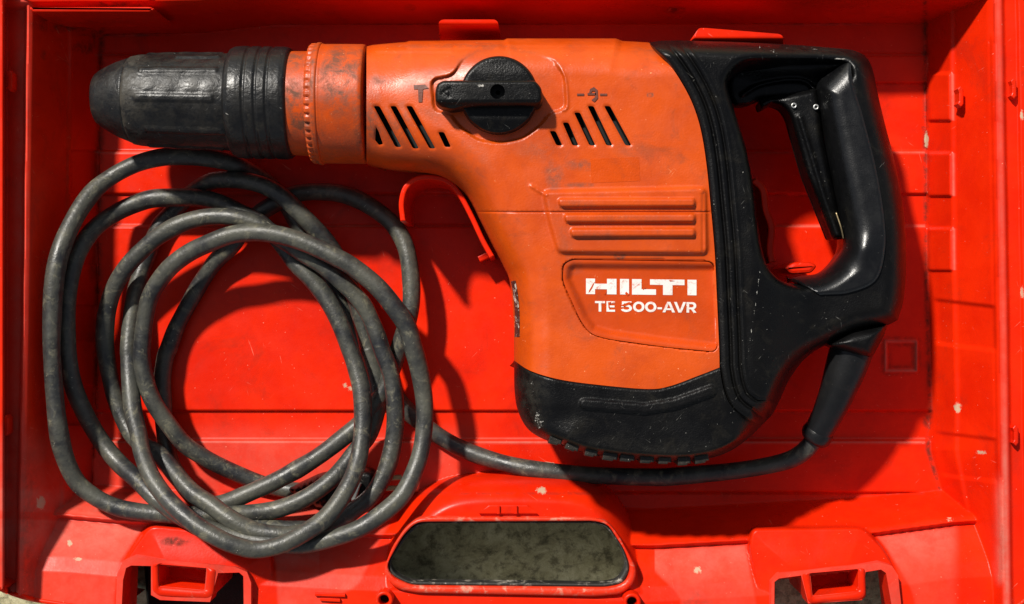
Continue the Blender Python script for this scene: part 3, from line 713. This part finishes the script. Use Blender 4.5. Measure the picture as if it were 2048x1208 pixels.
def glyph(ch, x, w_, ya, yb, st=5.3):
    h_ = yb-ya; ym = (ya+yb)/2
    R_ = lambda a, b, c, d: [(a, b), (c, b), (c, d), (a, d)]
    def arc(cx, cy, rx, ry, a0, a1, n=12):
        a = np.radians(np.linspace(a0, a1, n)); o_ = [(cx+rx*np.cos(q), cy+ry*np.sin(q)) for q in a]
        i_ = [(cx+(rx-st)*np.cos(q), cy+(ry-st*0.85)*np.sin(q)) for q in a[::-1]]; return o_ + i_
    if ch == 'T': return [[(x, ya), (x+w_, ya), (x+w_, ya+4.2), (x+w_/2+st/2, ya+4.2), (x+w_/2+st/2, yb), (x+w_/2-st/2, yb), (x+w_/2-st/2, ya+4.2), (x, ya+4.2)]]
    if ch == 'E': return [[(x, ya), (x+w_, ya), (x+w_, ya+4), (x+st, ya+4), (x+st, ym-2), (x+w_-1, ym-2), (x+w_-1, ym+1.8), (x+st, ym+1.8), (x+st, yb-4), (x+w_, yb-4), (x+w_, yb), (x, yb)]]
    if ch == '0': return [arc(x+w_/2, ym, w_/2, h_/2, -90, 90), arc(x+w_/2, ym, w_/2, h_/2, 90, 270)]
    if ch == '5':
        c = arc(x+w_*0.48, ya+h_*0.65, w_*0.52, h_*0.36, -100, 160, 16)
        return [R_(x+2, ya, x+w_-1, ya+4), [(x+2, ya+3.9), (x+6, ya+3.9), (x+5.3, ya+h_*0.55), (x+0.6, ya+h_*0.55)], c]
    if ch == '-': return [R_(x, ym+0.5, x+w_, ym+4.5)]
    if ch == 'A': return [[(x, yb), (x+w_*0.37, ya), (x+w_*0.63, ya), (x+w_, yb), (x+w_-5.2, yb), (x+w_*0.72, ym+5.6), (x+w_*0.28, ym+5.6), (x+5.2, yb)][:4] + [(x+w_-5.6, yb), (x+w_*0.5, ya+4.2), (x+5.6, yb)], [(x+w_*0.28, ym+2.4), (x+w_*0.72, ym+2.4), (x+w_*0.78, ym+5.8), (x+w_*0.22, ym+5.8)]]
    if ch == 'V': return [[(x, ya), (x+5.6, ya), (x+w_/2, yb-4.6), (x+w_-5.6, ya), (x+w_, ya), (x+w_*0.63, yb), (x+w_*0.37, yb)]]
    if ch == 'R': return [R_(x, ya, x+st, yb), R_(x+st-0.1, ya, x+w_*0.62, ya+3.9), R_(x+st-0.1, ya+h_*0.5, x+w_*0.62, ya+h_*0.5+3.9),
                          arc(x+w_*0.6, ya+(h_*0.5+3.9)/2, w_*0.38, (h_*0.5+3.9)/2, -90, 90), [(x+w_*0.45, ya+h_*0.5+3.8), (x+w_*0.72, ya+h_*0.5+3.4), (x+w_, yb), (x+w_-6, yb)]]
gl_ = []; 
for ch, x_, w_ in (('T', 1190, 20), ('E', 1213, 17), ('5', 1242, 22), ('0', 1266, 23), ('0', 1290, 23), ('-', 1315, 9), ('A', 1325, 25), ('V', 1348, 24), ('R', 1373, 20)):
    for p_ in glyph(ch, x_, w_, 602, 623): gl_.append([(a_, b_ + (a_-1190)*0.012) for a_, b_ in p_])
flatprint('model_lettering', gl_, badge_h, 0.22, 0.3, WHITE, bd, 'worn white letters TE 500-AVR')
flatprint('print_wear', [[(1178, 581), (1187, 566), (1190, 563), (1184, 577), (1177, 586)], [(1207, 588), (1212, 580), (1214, 582), (1210, 590)], [(1258, 604), (1266, 606), (1249, 613), (1240, 611)],
    [(1216, 605), (1223, 603), (1219, 611), (1221, 619), (1217, 616)], [(1252, 583), (1259, 589), (1255, 592), (1250, 587)], [(1285, 573), (1292, 576), (1286, 580)], [(1368, 616), (1374, 612), (1371, 622)], [(1338, 560), (1350, 562), (1340, 563)]],
    badge_h, 0.34, 0.1, ORANGE2, bd)
# embossed mode symbols
flatprint('hammer_symbol', [[(827, 170), (850, 169), (857, 176), (846, 178), (844, 204), (837, 204), (836, 178), (828, 178)]], orange_h, 0.5, 0.8, INK, housing)
flatprint('drill_symbol', [B_(1154, 1168, 187, 191), B_(1175, 1192, 186, 190), B_(1200, 1214, 187, 191),
    [(1180, 178), (1188, 174), (1195, 180), (1196, 196), (1189, 204), (1183, 200), (1190, 194), (1190, 182), (1184, 182), (1182, 187), (1178, 186)]], orange_h, 0.5, 0.8, INK, housing)
RES = plastic('sticker_residue', (0.54, 0.064, 0.003), 0.25, (0.45, 0.050, 0.0025), grime_amt=0.2, bump=0.5, scratch=0.3, scol=(0.7, 0.3, 0.15))
flatprint('sticker_residue', [lin(residue, True, 6)], lambda x, y: orange_h(x, y), 0.12, 0.3, RES, housing, fill=4)
# rating label wrapped round the flank
lab = ribbon(spline([(1026, 562), (1031, 590), (1034, 630), (1034, 674)], False, 5), 4.6)
LABEL = plastic('torn_label', (0.05, 0.02, 0.015), 0.45, (0.6, 0.5, 0.42), grime=(0.6, 0.56, 0.5), grime_amt=0.6, bump=0.3, gscale=260, mscale=260, mlo=0.55, mhi=0.58)
flatprint('rating_label', [lab], orange_h, 0.9, 0.5, LABEL, housing, 'torn black and white sticker on the flank', fill=2.0)

# boot
teeth = [(x, 880 + 42*math.sin(min(1, (x-1100)/230)*PI/2)) for x in range(1112, 1440, 37)]
def boot_h(x, y):
    d = segdist(x, y, sil_open, closed=False)
    RR = 88 - 70*ss(815, 885, y)
    h = ZC + 42.5*prof(d/RR, 2.15) + 0.6
    h = h - 1.4*np.exp(-(segdist(x, y, bootline, False)/2.0)**2)
    r = segdist(x, y, [(1170, 808), (1290, 818), (1350, 808), (1422, 782)], False); h = h + 2.2*(1-ss(8, 12, r))
    return h
bl = boot_low.copy()
# notched wear teeth along the low edge
s = np.r_[0, np.cumsum(np.linalg.norm(np.diff(bl, axis=0), axis=1))]
t_ = np.arange(0, s[-1], 2.0); bl = np.stack([np.interp(t_, s, bl[:, 0]), np.interp(t_, s, bl[:, 1])], -1)
tt = np.gradient(bl, axis=0); nn_ = np.stack([-tt[:, 1], tt[:, 0]], -1); nn_ /= np.linalg.norm(nn_, axis=1)[:, None]
SGN = 1.0 if (nn_[len(nn_)//2][1] < 0) else -1.0
m_ = ((bl[:, 0] > 1100) & (bl[:, 0] < 1415) & (bl[:, 1] > 860)).astype(float)
ph = (bl[:, 0]-1105) % 37.0
bl = bl + nn_*(m_*0.8*np.sin(bl[:, 0]*0.7))[:, None]
boot_right = spline([(1524, 850), (1490, 836), (1462, 812), (1447, 778), (1439, 735)], False, 4)
boot_out = np.concatenate([bl[:-1], boot_right[:-1], bootline[:-1]])
boot = heightmesh('rubber_boot', boot_out, boot_h, BLACK, tool, grid=3, zbot=14, inset=22, attrs=lambda x, y: {'grime': np.clip(0.9*blob(x, y, 1060, 800, 42, 90) + 0.3*blob(x, y, 1250, 900, 220, 30), 0, 1), 'dust': 0.5*blob(x, y, 1078, 838, 16, 34) + 0.35*blob(x, y, 1062, 775, 14, 40)}, label='black rubber boot with a worn toothed edge')

for k, x in enumerate(range(1108, 1420, 37)):
    j = np.argmin(np.abs(boot_low[:, 0]-x) + (boot_low[:, 1] < 870)*999); xx, yy = boot_low[j]
    tx, ty = boot_low[j+1]-boot_low[j-1]; L_ = math.hypot(tx, ty); tx /= L_; ty /= L_; nx_, ny_ = -ty, tx
    if ny_ < 0: nx_, ny_ = -nx_, -ny_
    wv = random.uniform(12.5, 15); ou = random.uniform(4.0, 7.5)
    q = [(xx + tx*a + nx_*b, yy + ty*a + ny_*b) for a, b in ((-wv, -15), (wv, -15), (wv, ou-3.5), (wv*0.55, ou-3), (wv*0.4, ou), (-wv, ou))]
    prism('edge_tooth', q, 99, 52, TOOTH, boot, 1.0)
# rear frame with hand hole
rim_in = spline([(1455, 172), (1463, 146), (1485, 128), (1515, 121), (1600, 120), (1660, 122), (1692, 128),
                 (1700, 150), (1690, 160), (1700, 220), (1712, 300), (1722, 400), (1725, 470), (1722, 510), (1705, 545), (1665, 565), (1620, 575), (1580, 570), (1548, 550), (1528, 515),
                 (1514, 440), (1506, 370), (1490, 290), (1470, 225)], True, 4)
frame_out = np.concatenate([seamR[::-1][:-1], fr_out[::-1][:-1], fr_low[::-1][:-1], boot_right[:-1]])
def frame_h(x, y):
    d = segdist(x, y, sil_open, closed=False)
    T = 41.5 - 17*ss(1500, 1640, x); R = 34 + 10*ss(1600, 1750, x)
    h = ZC + T*prof(d/R, 2.3)
    e = segdist(x, y, rim_in); h = h - 7*(1-prof(e/18, 2.0))
    q = segdist(x, y, np.vstack([seamR, boot_right[::-1]]), False)
    h = h + 1.2*np.exp(-((q-12)/8)**2) - 2.2*np.exp(-((q-23)/2.6)**2) + 0.8*np.exp(-((q-31)/5)**2) - 2.0*np.exp(-((q-41)/2.2)**2) + 0.9*np.exp(-((q-50)/2.5)**2)
    h = h - 1.5*np.exp(-(q/2.0)**2)
    return h
frame = heightmesh('handle_frame', frame_out, frame_h, BLACK, tool, grid=2.8, holes=[rim_in], zbot=30, inset=18,
                   lines=[(np.vstack([seamR, boot_right[::-1][1:]])[:-8], tuple(-q for q in np.arange(2.2, 55, 1.9)))], attrs=lambda x, y: {'grime': 0.5*blob(x, y, 1640, 100, 130, 14), 'dust': np.maximum.reduce([a*np.exp(-(segdist(x, y, g_, False)/1.5)**2) for a, g_ in (
        (.55, [(1521, 536), (1512, 600), (1506, 645)]), (.5, [(1504, 655), (1496, 703)]), (.75, [(1671, 117), (1691, 119)]), (.5, [(1519, 92), (1525, 118)]), (.45, [(1430, 191), (1436, 196)]), (.5, [(1556, 108), (1540, 100)]),
        (.5, [(1626, 98), (1640, 99)]), (.4, [(1460, 640), (1464, 660)]), (.4, [(1482, 490), (1488, 484)]), (.4, [(1600, 690), (1612, 700)]), (.4, [(1476, 326), (1486, 345)]))])}, label='black rear frame with moulded grooves and a hand hole')
# walls of the hand hole
def drop(name, loop, hf, zb, shrink, mat, parent):
    l = np.asarray(loop, float); n = len(l); H = hf(l[:, 0], l[:, 1]); c = l.mean(0)
    V = []; steps = 6
    for k in range(steps+1):
        f = k/steps; z = H + (zb-H)*f; q = c + (l-c)*(1 - shrink*math.sin(f*PI)); kk = (D-H)/(D-z)
        V += PA(1024+(q[:, 0]-1024)*kk, 604+(q[:, 1]-604)*kk, z).tolist()
    F = [[k*n+i, k*n+(i+1) % n, (k+1)*n+(i+1) % n, (k+1)*n+i] for k in range(steps) for i in range(n)]
    return obj(name, V, F, mat, parent)
drop('hand_hole_lining', rim_in, frame_h, 34, 0.035, BLACK, frame)
# inner deck at the top of the hand hole
deck = rounded([(1452, 168), (1463, 140), (1490, 124), (1700, 120), (1712, 170), (1660, 215), (1640, 205), (1575, 198), (1520, 200), (1500, 210), (1470, 212), (1458, 200)], 10)
def deck_h(x, y): return 66 + 9*ss(170, 125, y) + 3.5*np.exp(-(segdist(x, y, spline([(1485, 190), (1520, 170), (1575, 160), (1610, 163), (1628, 178)], False, 6), False)/3.5)**2) - 5*(1-prof(segdist(x, y, deck)/14, 2))
heightmesh('inner_deck', deck, deck_h, BLACK, frame, grid=3, zbot=45, inset=3)

# grip: fat rounded bar down the back of the hand hole
gl = spline([(1700, 118), (1668, 140), (1634, 168), (1634, 210), (1645, 270), (1658, 340), (1672, 410), (1684, 480), (1672, 515), (1640, 545), (1600, 552), (1580, 560)], False, 4)
grR = spline([(1640, 590), (1700, 585), (1752, 560), (1770, 500), (1768, 430), (1752, 335), (1728, 240), (1706, 165), (1700, 118)], False, 4)
grip_out = np.concatenate([gl[:-1], grR[:-1]])
def grip_h(x, y):
    d = segdist(x, y, gl, False); W = np.interp(y, [118, 200, 480, 540, 600], [30, 55, 62, 60, 34])
    lo = np.interp(y, [118, 180, 480, 560, 600], [80, 62, 60, 60, 66])
    r = segdist(x, y, grR, False)
    h = lo + (89-lo)*prof(d/W, 2.0)
    h = h - 1.2*(1-ss(0, 5, r))
    h = h + 3.0*np.exp(-((x-1722)**2/900 + (y-498)**2/700))
    return h
GRIP = plastic('black_grip_rubber', (0.0028, 0.0029, 0.0034), 0.31, (0.004, 0.004, 0.0042), spec=0.5, grime=(0.025, 0.025, 0.022), grime_amt=0.2, bump=0.35, scratch=0.45, scol=(0.2, 0.2, 0.18), speck=0.5, bscale=1400)
grip = heightmesh('grip', grip_out, grip_h, GRIP, tool, grid=3, zbot=36, inset=10, label='black rubber hand grip')
# raised seam between grip and back shell
# trigger
trig_out = rounded([(1516, 204), (1530, 196), (1560, 190), (1632, 176), (1640, 200), (1646, 270), (1662, 350), (1676, 420), (1690, 478), (1664, 480), (1640, 420), (1612, 350), (1592, 280), (1578, 232), (1566, 215), (1545, 208), (1522, 222)], 6)
def trig_h(x, y):
    return 76 - 9*(1-prof(segdist(x, y, trig_out)/12, 2)) - 3*ss(1600, 1520, x) + 2.0*np.exp(-(segdist(x, y, [(1600, 235), (1650, 400), (1678, 478)], False)/5)**2)
trig = heightmesh('trigger', trig_out, trig_h, BLACK, tool, grid=3, zbot=50, inset=2, label='long black trigger lever with two pale rivets')
for cx, cy in ((1588, 211), (1632, 214)):
    ringprism('rivet', circle(cx, cy, 6.0, 24), circle(cx, cy, 2.4, 24), trig_h(np.array([cx*1.0]), np.array([cy*1.0]))[0]+1.6, 70, STEEL, trig)
pth = spline([(1672, 425, 77), (1682, 455, 78), (1687, 478, 77)], False, 4)
v, f = tube(pth, 0.5, 8); obj('trigger_edge', v, f, METAL, trig)

# ------------------------------------------------------------------ barrel and chuck (lathed round a lying axis)
def axis_y(px): return np.interp(px, [183, 262, 330, 530, 640, 735], [197, 201, 202, 206, 208, 209])
KZ = S0*(D-ZC)/D/1000
def lathe(name, prf, mat, parent, ns=120, rf=None, attrs=None, label=None, caps=True):
    p = np.array(prf, float); px, r = p[:, 0], p[:, 1]; cy = axis_y(px); n = len(px)
    a = np.arange(ns)*2*PI/ns
    R = np.repeat(r[:, None], ns, 1)
    if rf is not None: R = R + rf(np.repeat(px[:, None], ns, 1), np.repeat(a[None], n, 0), R)
    X = np.repeat(((px-1024)*KZ)[:, None], ns, 1)
    Yy = ((604-cy)*KZ)[:, None] + R*KZ*np.cos(a)[None]
    Z = ZC/1000 + R*KZ*np.sin(a)[None]
    V = np.stack([X, Yy, Z], -1).reshape(-1, 3)
    F = [[i*ns+s, i*ns+(s+1) % ns, (i+1)*ns+(s+1) % ns, (i+1)*ns+s][::-1] for i in range(n-1) for s in range(ns)]
    if caps: F += [[s for s in range(ns)], [(n-1)*ns+s for s in range(ns)][::-1]]
    at = attrs(np.repeat(px[:, None], ns, 1).ravel(), np.repeat(a[None], n, 0).ravel()) if attrs else None
    return obj(name, V, F, mat, parent, attrs=at, label=label)
def dense(prf, st=2.5):
    p = np.array(prf, float); out = []
    for a, b in zip(p[:-1], p[1:]):
        m = max(1, int(np.linalg.norm(b-a)/st)); t = (np.arange(m)/m)[:, None]; out.append(a+(b-a)*t)
    return np.concatenate(out + [p[-1:]])
lathe('chuck_nose', dense([(200, 18), (197, 30), (193, 40), (192, 45), (195, 50), (204, 57), (218, 65), (238, 75), (262, 84), (266, 82), (270, 76)]), CHUCK, tool, label='tapered black rubber nose of the chuck',
      attrs=lambda x, a: {'grime': 0.25+0*x})
def sleeve_rf(px, a, R):
    # long raised bars and sunk letters
    o = 0*px
    for ac, x0, x1 in ((1.02, 300, 452), (1.64, 294, 446), (0.55, 365, 450), (2.35, 310, 460), (3.0, 300, 450), (0.15, 300, 450)):
        da = (a-ac+PI) % (2*PI)-PI
        o = o + 3.2*(1-ss(0.055, 0.085, np.abs(da)))*ss(x0-3, x0+2, px)*(1-ss(x1-2, x1+3, px))
    return o + 0.7*np.sin(px*0.11+a*5)*np.sin(px*0.043+a*3)
lathe('chuck_sleeve', dense([(258, 78), (262, 82), (268, 87), (282, 90), (300, 91.5), (340, 93), (400, 94.5), (470, 96)]), CHUCK, tool, ns=200, rf=sleeve_rf,
      attrs=lambda x, a: {'grime': 0.85*np.clip(1-(x-262)/55, 0, 1)+0.25, 'dust': 0.22*blob(x, a, 330, 1.25, 60, .35)}, label='scuffed black chuck sleeve with raised bars')
lathe('chuck_ring', dense([(462, 94), (464, 100), (468, 106), (476, 110), (490, 111.5), (501, 111.5), (504, 109), (507, 109), (510, 111.5), (524, 111.5), (527, 109), (530, 109), (533, 111.5), (546, 111.5), (549, 109), (552, 109), (555, 111.5),
      (574, 111.5), (582, 110), (586, 106), (586, 98)], 1.6), CHUCK, tool, attrs=lambda x, a: {'grime': 0.15+0*x}, label='ribbed black locking ring')
def gr_at(x, a): return {'grime': np.clip(0.9*blob(x, a, 600, 1.55, 26, .35) + 0.85*blob(x, a, 690, 1.2, 42, .8) + 0.8*blob(x, a, 612, 2.1, 30, .4) + 0.6*blob(x, a, 600, .7, 30, .4) + 0.3 + 0.6*np.exp(-((x-640)/5)**2) + 0.5*blob(x, a, 728, 1.6, 12, 2), 0, 1)}
lathe('front_collar', dense([(560, 100), (586, 103), (610, 103.5), (634, 104)]), ORANGE, tool, attrs=gr_at)
def teeth_rf(px, a, R): return -4.5*(px < 634)*(np.sin(a*44) > 0.45)
lathe('toothed_flange', dense([(622, 104), (624, 116), (628, 119), (633, 119.5), (636, 119), (639, 121), (645, 121.5), (648, 119)], 1.6), ORANGE, tool, ns=360, rf=teeth_rf, attrs=gr_at, label='orange flange with small teeth round its front edge')
lathe('barrel_collar', dense([(646, 118), (648, 119), (652, 118), (700, 118.5), (728, 118.5), (732, 117.5), (734, 116), (736, 110)]), ORANGE, tool, attrs=gr_at)

# ------------------------------------------------------------------ mode knob
def knob_h(x, y):
    r = np.hypot(x-998, y-190)
    h = 110.5 - 4.0*(1-prof((78-r)/6, 2))
    h = h - 1.0*np.exp(-((y-236)/2.0)**2)*0 + 0.8*ss(228, 224, y) - 2.0*ss(236, 262, y) - 1.0*ss(150, 120, y)
    return h
knob = heightmesh('mode_knob', circle(998, 190, 78, 96), knob_h, BLACK, tool, grid=3, zbot=97, inset=0, label='round black mode selector knob')
bar = rounded([(870, 186), (874, 168), (886, 161), (1070, 161), (1083, 176), (1085, 200), (1078, 213), (930, 215), (905, 220), (880, 214), (871, 204)], 7)
hole_c = circle(995, 183, 15, 32)
def bar_h(x, y):
    e = segdist(x, y, bar)
    return 119.5 - 3.0*(1-prof(e/6, 2)) - 3.2*ss(200, 214, y) - 0.7*np.exp(-(segdist(x, y, [(900, 176), (884, 186), (900, 194), (900, 176)], False)/1.5)**2) - 1.5*ss(935, 870, x)
kb = heightmesh('knob_bar', bar, bar_h, BLACK, knob, grid=2.6, holes=[hole_c], zbot=104, inset=-2, attrs=lambda x, y: {'grime': 0.5*blob(x, y, 960, 172, 50, 14), 'dust': 0.7*blob(x, y, 962, 171, 14, 5)})
well('screw_recess', hole_c, bar_h, 7, PIT, knob)
lathe_p = circle(996, 185, 8, 6); prism('screw_head', lathe_p, 112.5, 108, BLACK, knob, 0.8)

# ------------------------------------------------------------------ cord gland, strain relief, cord and plug
gland = rounded([(1652, 688), (1700, 660), (1776, 645), (1768, 672), (1744, 716), (1715, 712), (1664, 696)], 8)
heightmesh('cord_gland', gland, lambda x, y: 68 + 14*prof(segdist(x, y, gland)/26, 2), BLACK, tool, grid=3, zbot=30, inset=8)
p = spline([(1706, 690, 62), (1690, 740, 60), (1672, 790, 56), (1652, 835, 51), (1632, 872, 46)], False, 4)
v1 = tube(p, [12.6, 11.8, 10.2, 8.9, 8.2], 28); v2 = tube(spline([(1640, 858, 47.5), (1632, 872, 46), (1626, 881, 45)], False, 3), [8.6, 9.3, 9.3, 8.8, 7.4], 28)
v, f = joinVF([v1, v2]); obj('strain_relief', v, f, DARKCORD, tool, label='smooth black strain relief sleeve on the cord')

CR = 5.35
def cordpath(pts, closed=False): return spline(pts, closed, 5)
K = 1.0
feed = [(1640, 858, 47), (1615, 895, 42), (1580, 918, 36), (1520, 934, 28), (1440, 946, 24), (1340, 953, 22), (1240, 953, 22), (1150, 948, 22), (1060, 938, 20), (985, 920, 14), (925, 898, 9), (880, 873, 8), (840, 843, 8), (806, 812, 8),
        (778, 770, 8), (750, 712, 8), (722, 680, 10), (700, 640, 14), (680, 598, 16), (650, 535, 16), (606, 466, 14), (572, 408, 13), (540, 370, 14), (505, 345, 18), (470, 328, 26), (425, 318, 30), (373, 313, 32), (321, 315, 32), (269, 329, 32), (223, 355, 32), (185, 388, 37),
        (154, 429, 44), (130, 475, 50), (114, 523, 54), (107, 575, 55), (105, 628, 55), (104.5, 700, 55), (109, 787, 54), (117, 856, 53), (130, 915, 50), (154, 964, 46), (192, 995, 45), (234, 1015, 45), (282, 1025, 45), (324, 1029, 45), (400, 1031, 44), (470, 1029, 42), (530, 1023, 40),
        (580, 1010, 40), (627, 988, 40), (665, 958, 38), (690, 930, 34), (715, 898, 30), (738, 870, 26), (752, 830, 24), (757, 790, 22), (750, 745, 22), (735, 695, 22)]
two = [(757, 795, 22), (752, 748, 22), (738, 700, 22), (722, 640, 22), (704, 580, 24), (682, 530, 26), (655, 486, 30), (627, 454, 33), (599, 426, 35), (571, 398, 36), (540, 377, 34), (505, 365, 30), (465, 360, 26), (425, 363, 20), (390, 381, 13), (359, 408, 9), (338, 430, 8), (317, 456, 8),
       (295, 510, 8), (280, 550, 10), (270, 585, 12), (262, 645, 16), (257, 700, 20), (258, 717, 21), (260, 770, 26), (265, 822, 32), (276, 867, 40), (285, 909, 48), (305, 957, 56), (338, 1002, 62), (390, 1048, 68), (442, 1079, 71), (480, 1093, 71), (512, 1098, 70), (564, 1088, 69), (616, 1062, 66), (658, 1030, 62), (694, 978, 56), (716, 922, 48), (725, 856, 42), (724, 787, 38), (712, 735, 35),
       (700, 700, 34), (679, 645, 33), (655, 600, 32), (623, 558, 31), (592, 527, 30), (560, 485, 28), (523, 447, 27), (481, 425, 26), (445, 408, 25), (415, 399, 24), (383, 395, 23), (345, 395, 22), (303, 398, 21), (269, 409, 20), (234, 426, 23), (199, 450, 30), (171, 482, 36), (152, 516, 40), (140, 558, 42), (134, 610, 42), (133, 662, 42), (136, 717, 42),
       (147, 770, 39), (168, 822, 33), (199, 877, 27), (234, 922, 30), (276, 961, 40), (318, 1003, 48), (373, 1040, 50), (430, 1062, 54), (500, 1080, 56), (560, 1088, 58), (610, 1089, 58), (669, 1075, 60), (721, 1055, 60), (773, 1020, 58), (808, 985, 55), (835, 926, 50), (846, 867, 46), (848, 804, 45), (839, 742, 46), (825, 690, 48), (812, 650, 49),
       (790, 617, 50), (756, 575, 50), (710, 537, 50), (669, 513, 50), (616, 488, 49), (564, 471, 48), (512, 464, 46), (465, 468, 44), (425, 482, 42), (383, 502, 38), (349, 527, 36), (321, 558, 33), (300, 593, 31), (289.5, 635, 29), (284, 680, 28), (282.5, 717, 27), (291, 763, 26), (307, 804, 25), (335, 846, 23), (369, 888, 20), (408, 915, 17), (442, 933, 15), (480, 950, 13), (512, 963, 12), (550, 975, 12), (600, 982, 14), (640, 980, 18)]
three = [(560, 1069, 56), (505, 1061, 55), (460, 1037, 54), (420, 1008, 50), (385, 985, 45), (352, 950, 38), (322, 912, 31), (290, 893, 26), (268, 873, 22), (251, 846, 19), (234, 804, 17), (222, 763, 17), (213, 717, 18), (209.5, 680, 20), (213, 628, 23), (227, 579, 26), (251, 537, 29), (286, 499, 31), (324, 468, 33), (366, 446, 35), (408, 435, 36), (442, 433, 37), (480, 437, 38), (520, 450, 38), (560, 476, 38), (610, 510, 38), (655, 538, 38), (696, 575, 37), (728, 612, 36), (749, 655, 36),
         (764, 700, 36), (780, 742, 36), (790, 804, 36), (789, 867, 36), (774, 936, 38), (745, 989, 40), (712, 1018, 42), (675, 1042, 45), (640, 1058, 49), (600, 1067, 54)]
four = [(630, 1060, 40), (560, 1058, 40), (480, 1045, 40), (430, 1022, 36), (395, 1000, 32), (365, 965, 24), (342, 925, 14), (330, 870, 9), (326, 815, 8), (325, 770, 8), (331, 717, 8), (338, 695, 8), (352, 655, 8), (373, 614, 8), (401, 565, 9), (430, 523, 12), (467, 488, 15), (490, 455, 16), (515, 431, 16), (550, 408, 16), (592, 388, 16), (634, 383, 16), (676, 386, 17), (716, 399, 18), (756, 423, 20), (787, 450, 22), (808, 485, 24), (818, 523, 26), (823, 569, 27), (822, 610, 28), (814, 649, 28), (798, 700, 26), (778, 755, 24), (757, 797, 24), (728, 838, 26),
        (695, 868, 28), (634, 915, 32), (564, 957, 36), (510, 982, 38), (455, 1004, 38), (415, 1012, 34)]
parts = []
for q in (feed, two, three, four):
    cp_ = cordpath(q, q is three); rr = CR*(1 + 0.035*np.interp(np.linspace(0, 1, 200), np.linspace(0, 1, 60), rng.standard_normal(60)))
    if q is three: rr[-1] = rr[0]
    cp_[:, :2] += np.stack([np.interp(np.arange(len(cp_)), np.arange(0, len(cp_)+30, 17), rng.standard_normal(len(np.arange(0, len(cp_)+30, 17)))*0.7)]*2, -1)*(0 if q is three else 1)
    parts.append(tube(cp_, rr, 16, closed=q is three))
v, f = joinVF(parts)
cord = obj('power_cord', v, f, CORD, tool, label='grey dusty power cord in loose coils beside the tool')
# plug under the coils
pl = rounded([(572, 978), (640, 946), (700, 935), (742, 935), (758, 948), (756, 985), (735, 1004), (690, 1012), (640, 1018), (600, 1000)], 12)
plug = heightmesh('plug', pl, lambda x, y: 14 + 15*prof(segdist(x, y, pl)/18, 2) + 1.0*np.sin(x*0.5)*(x < 660), BLACK, cord, grid=3, zbot=6, inset=3, label='black moulded plug under the coils')
for y in (957, 978): prism('prong', [(752, y-5), (803, y-7), (805, y+3), (752, y+5)], 22, 19, METAL, plug, 0.4)
prism('cord_clip', [(700, 985), (712, 965), (722, 968), (712, 998), (703, 1002)], 36, 30, STEEL, plug, 0.8)
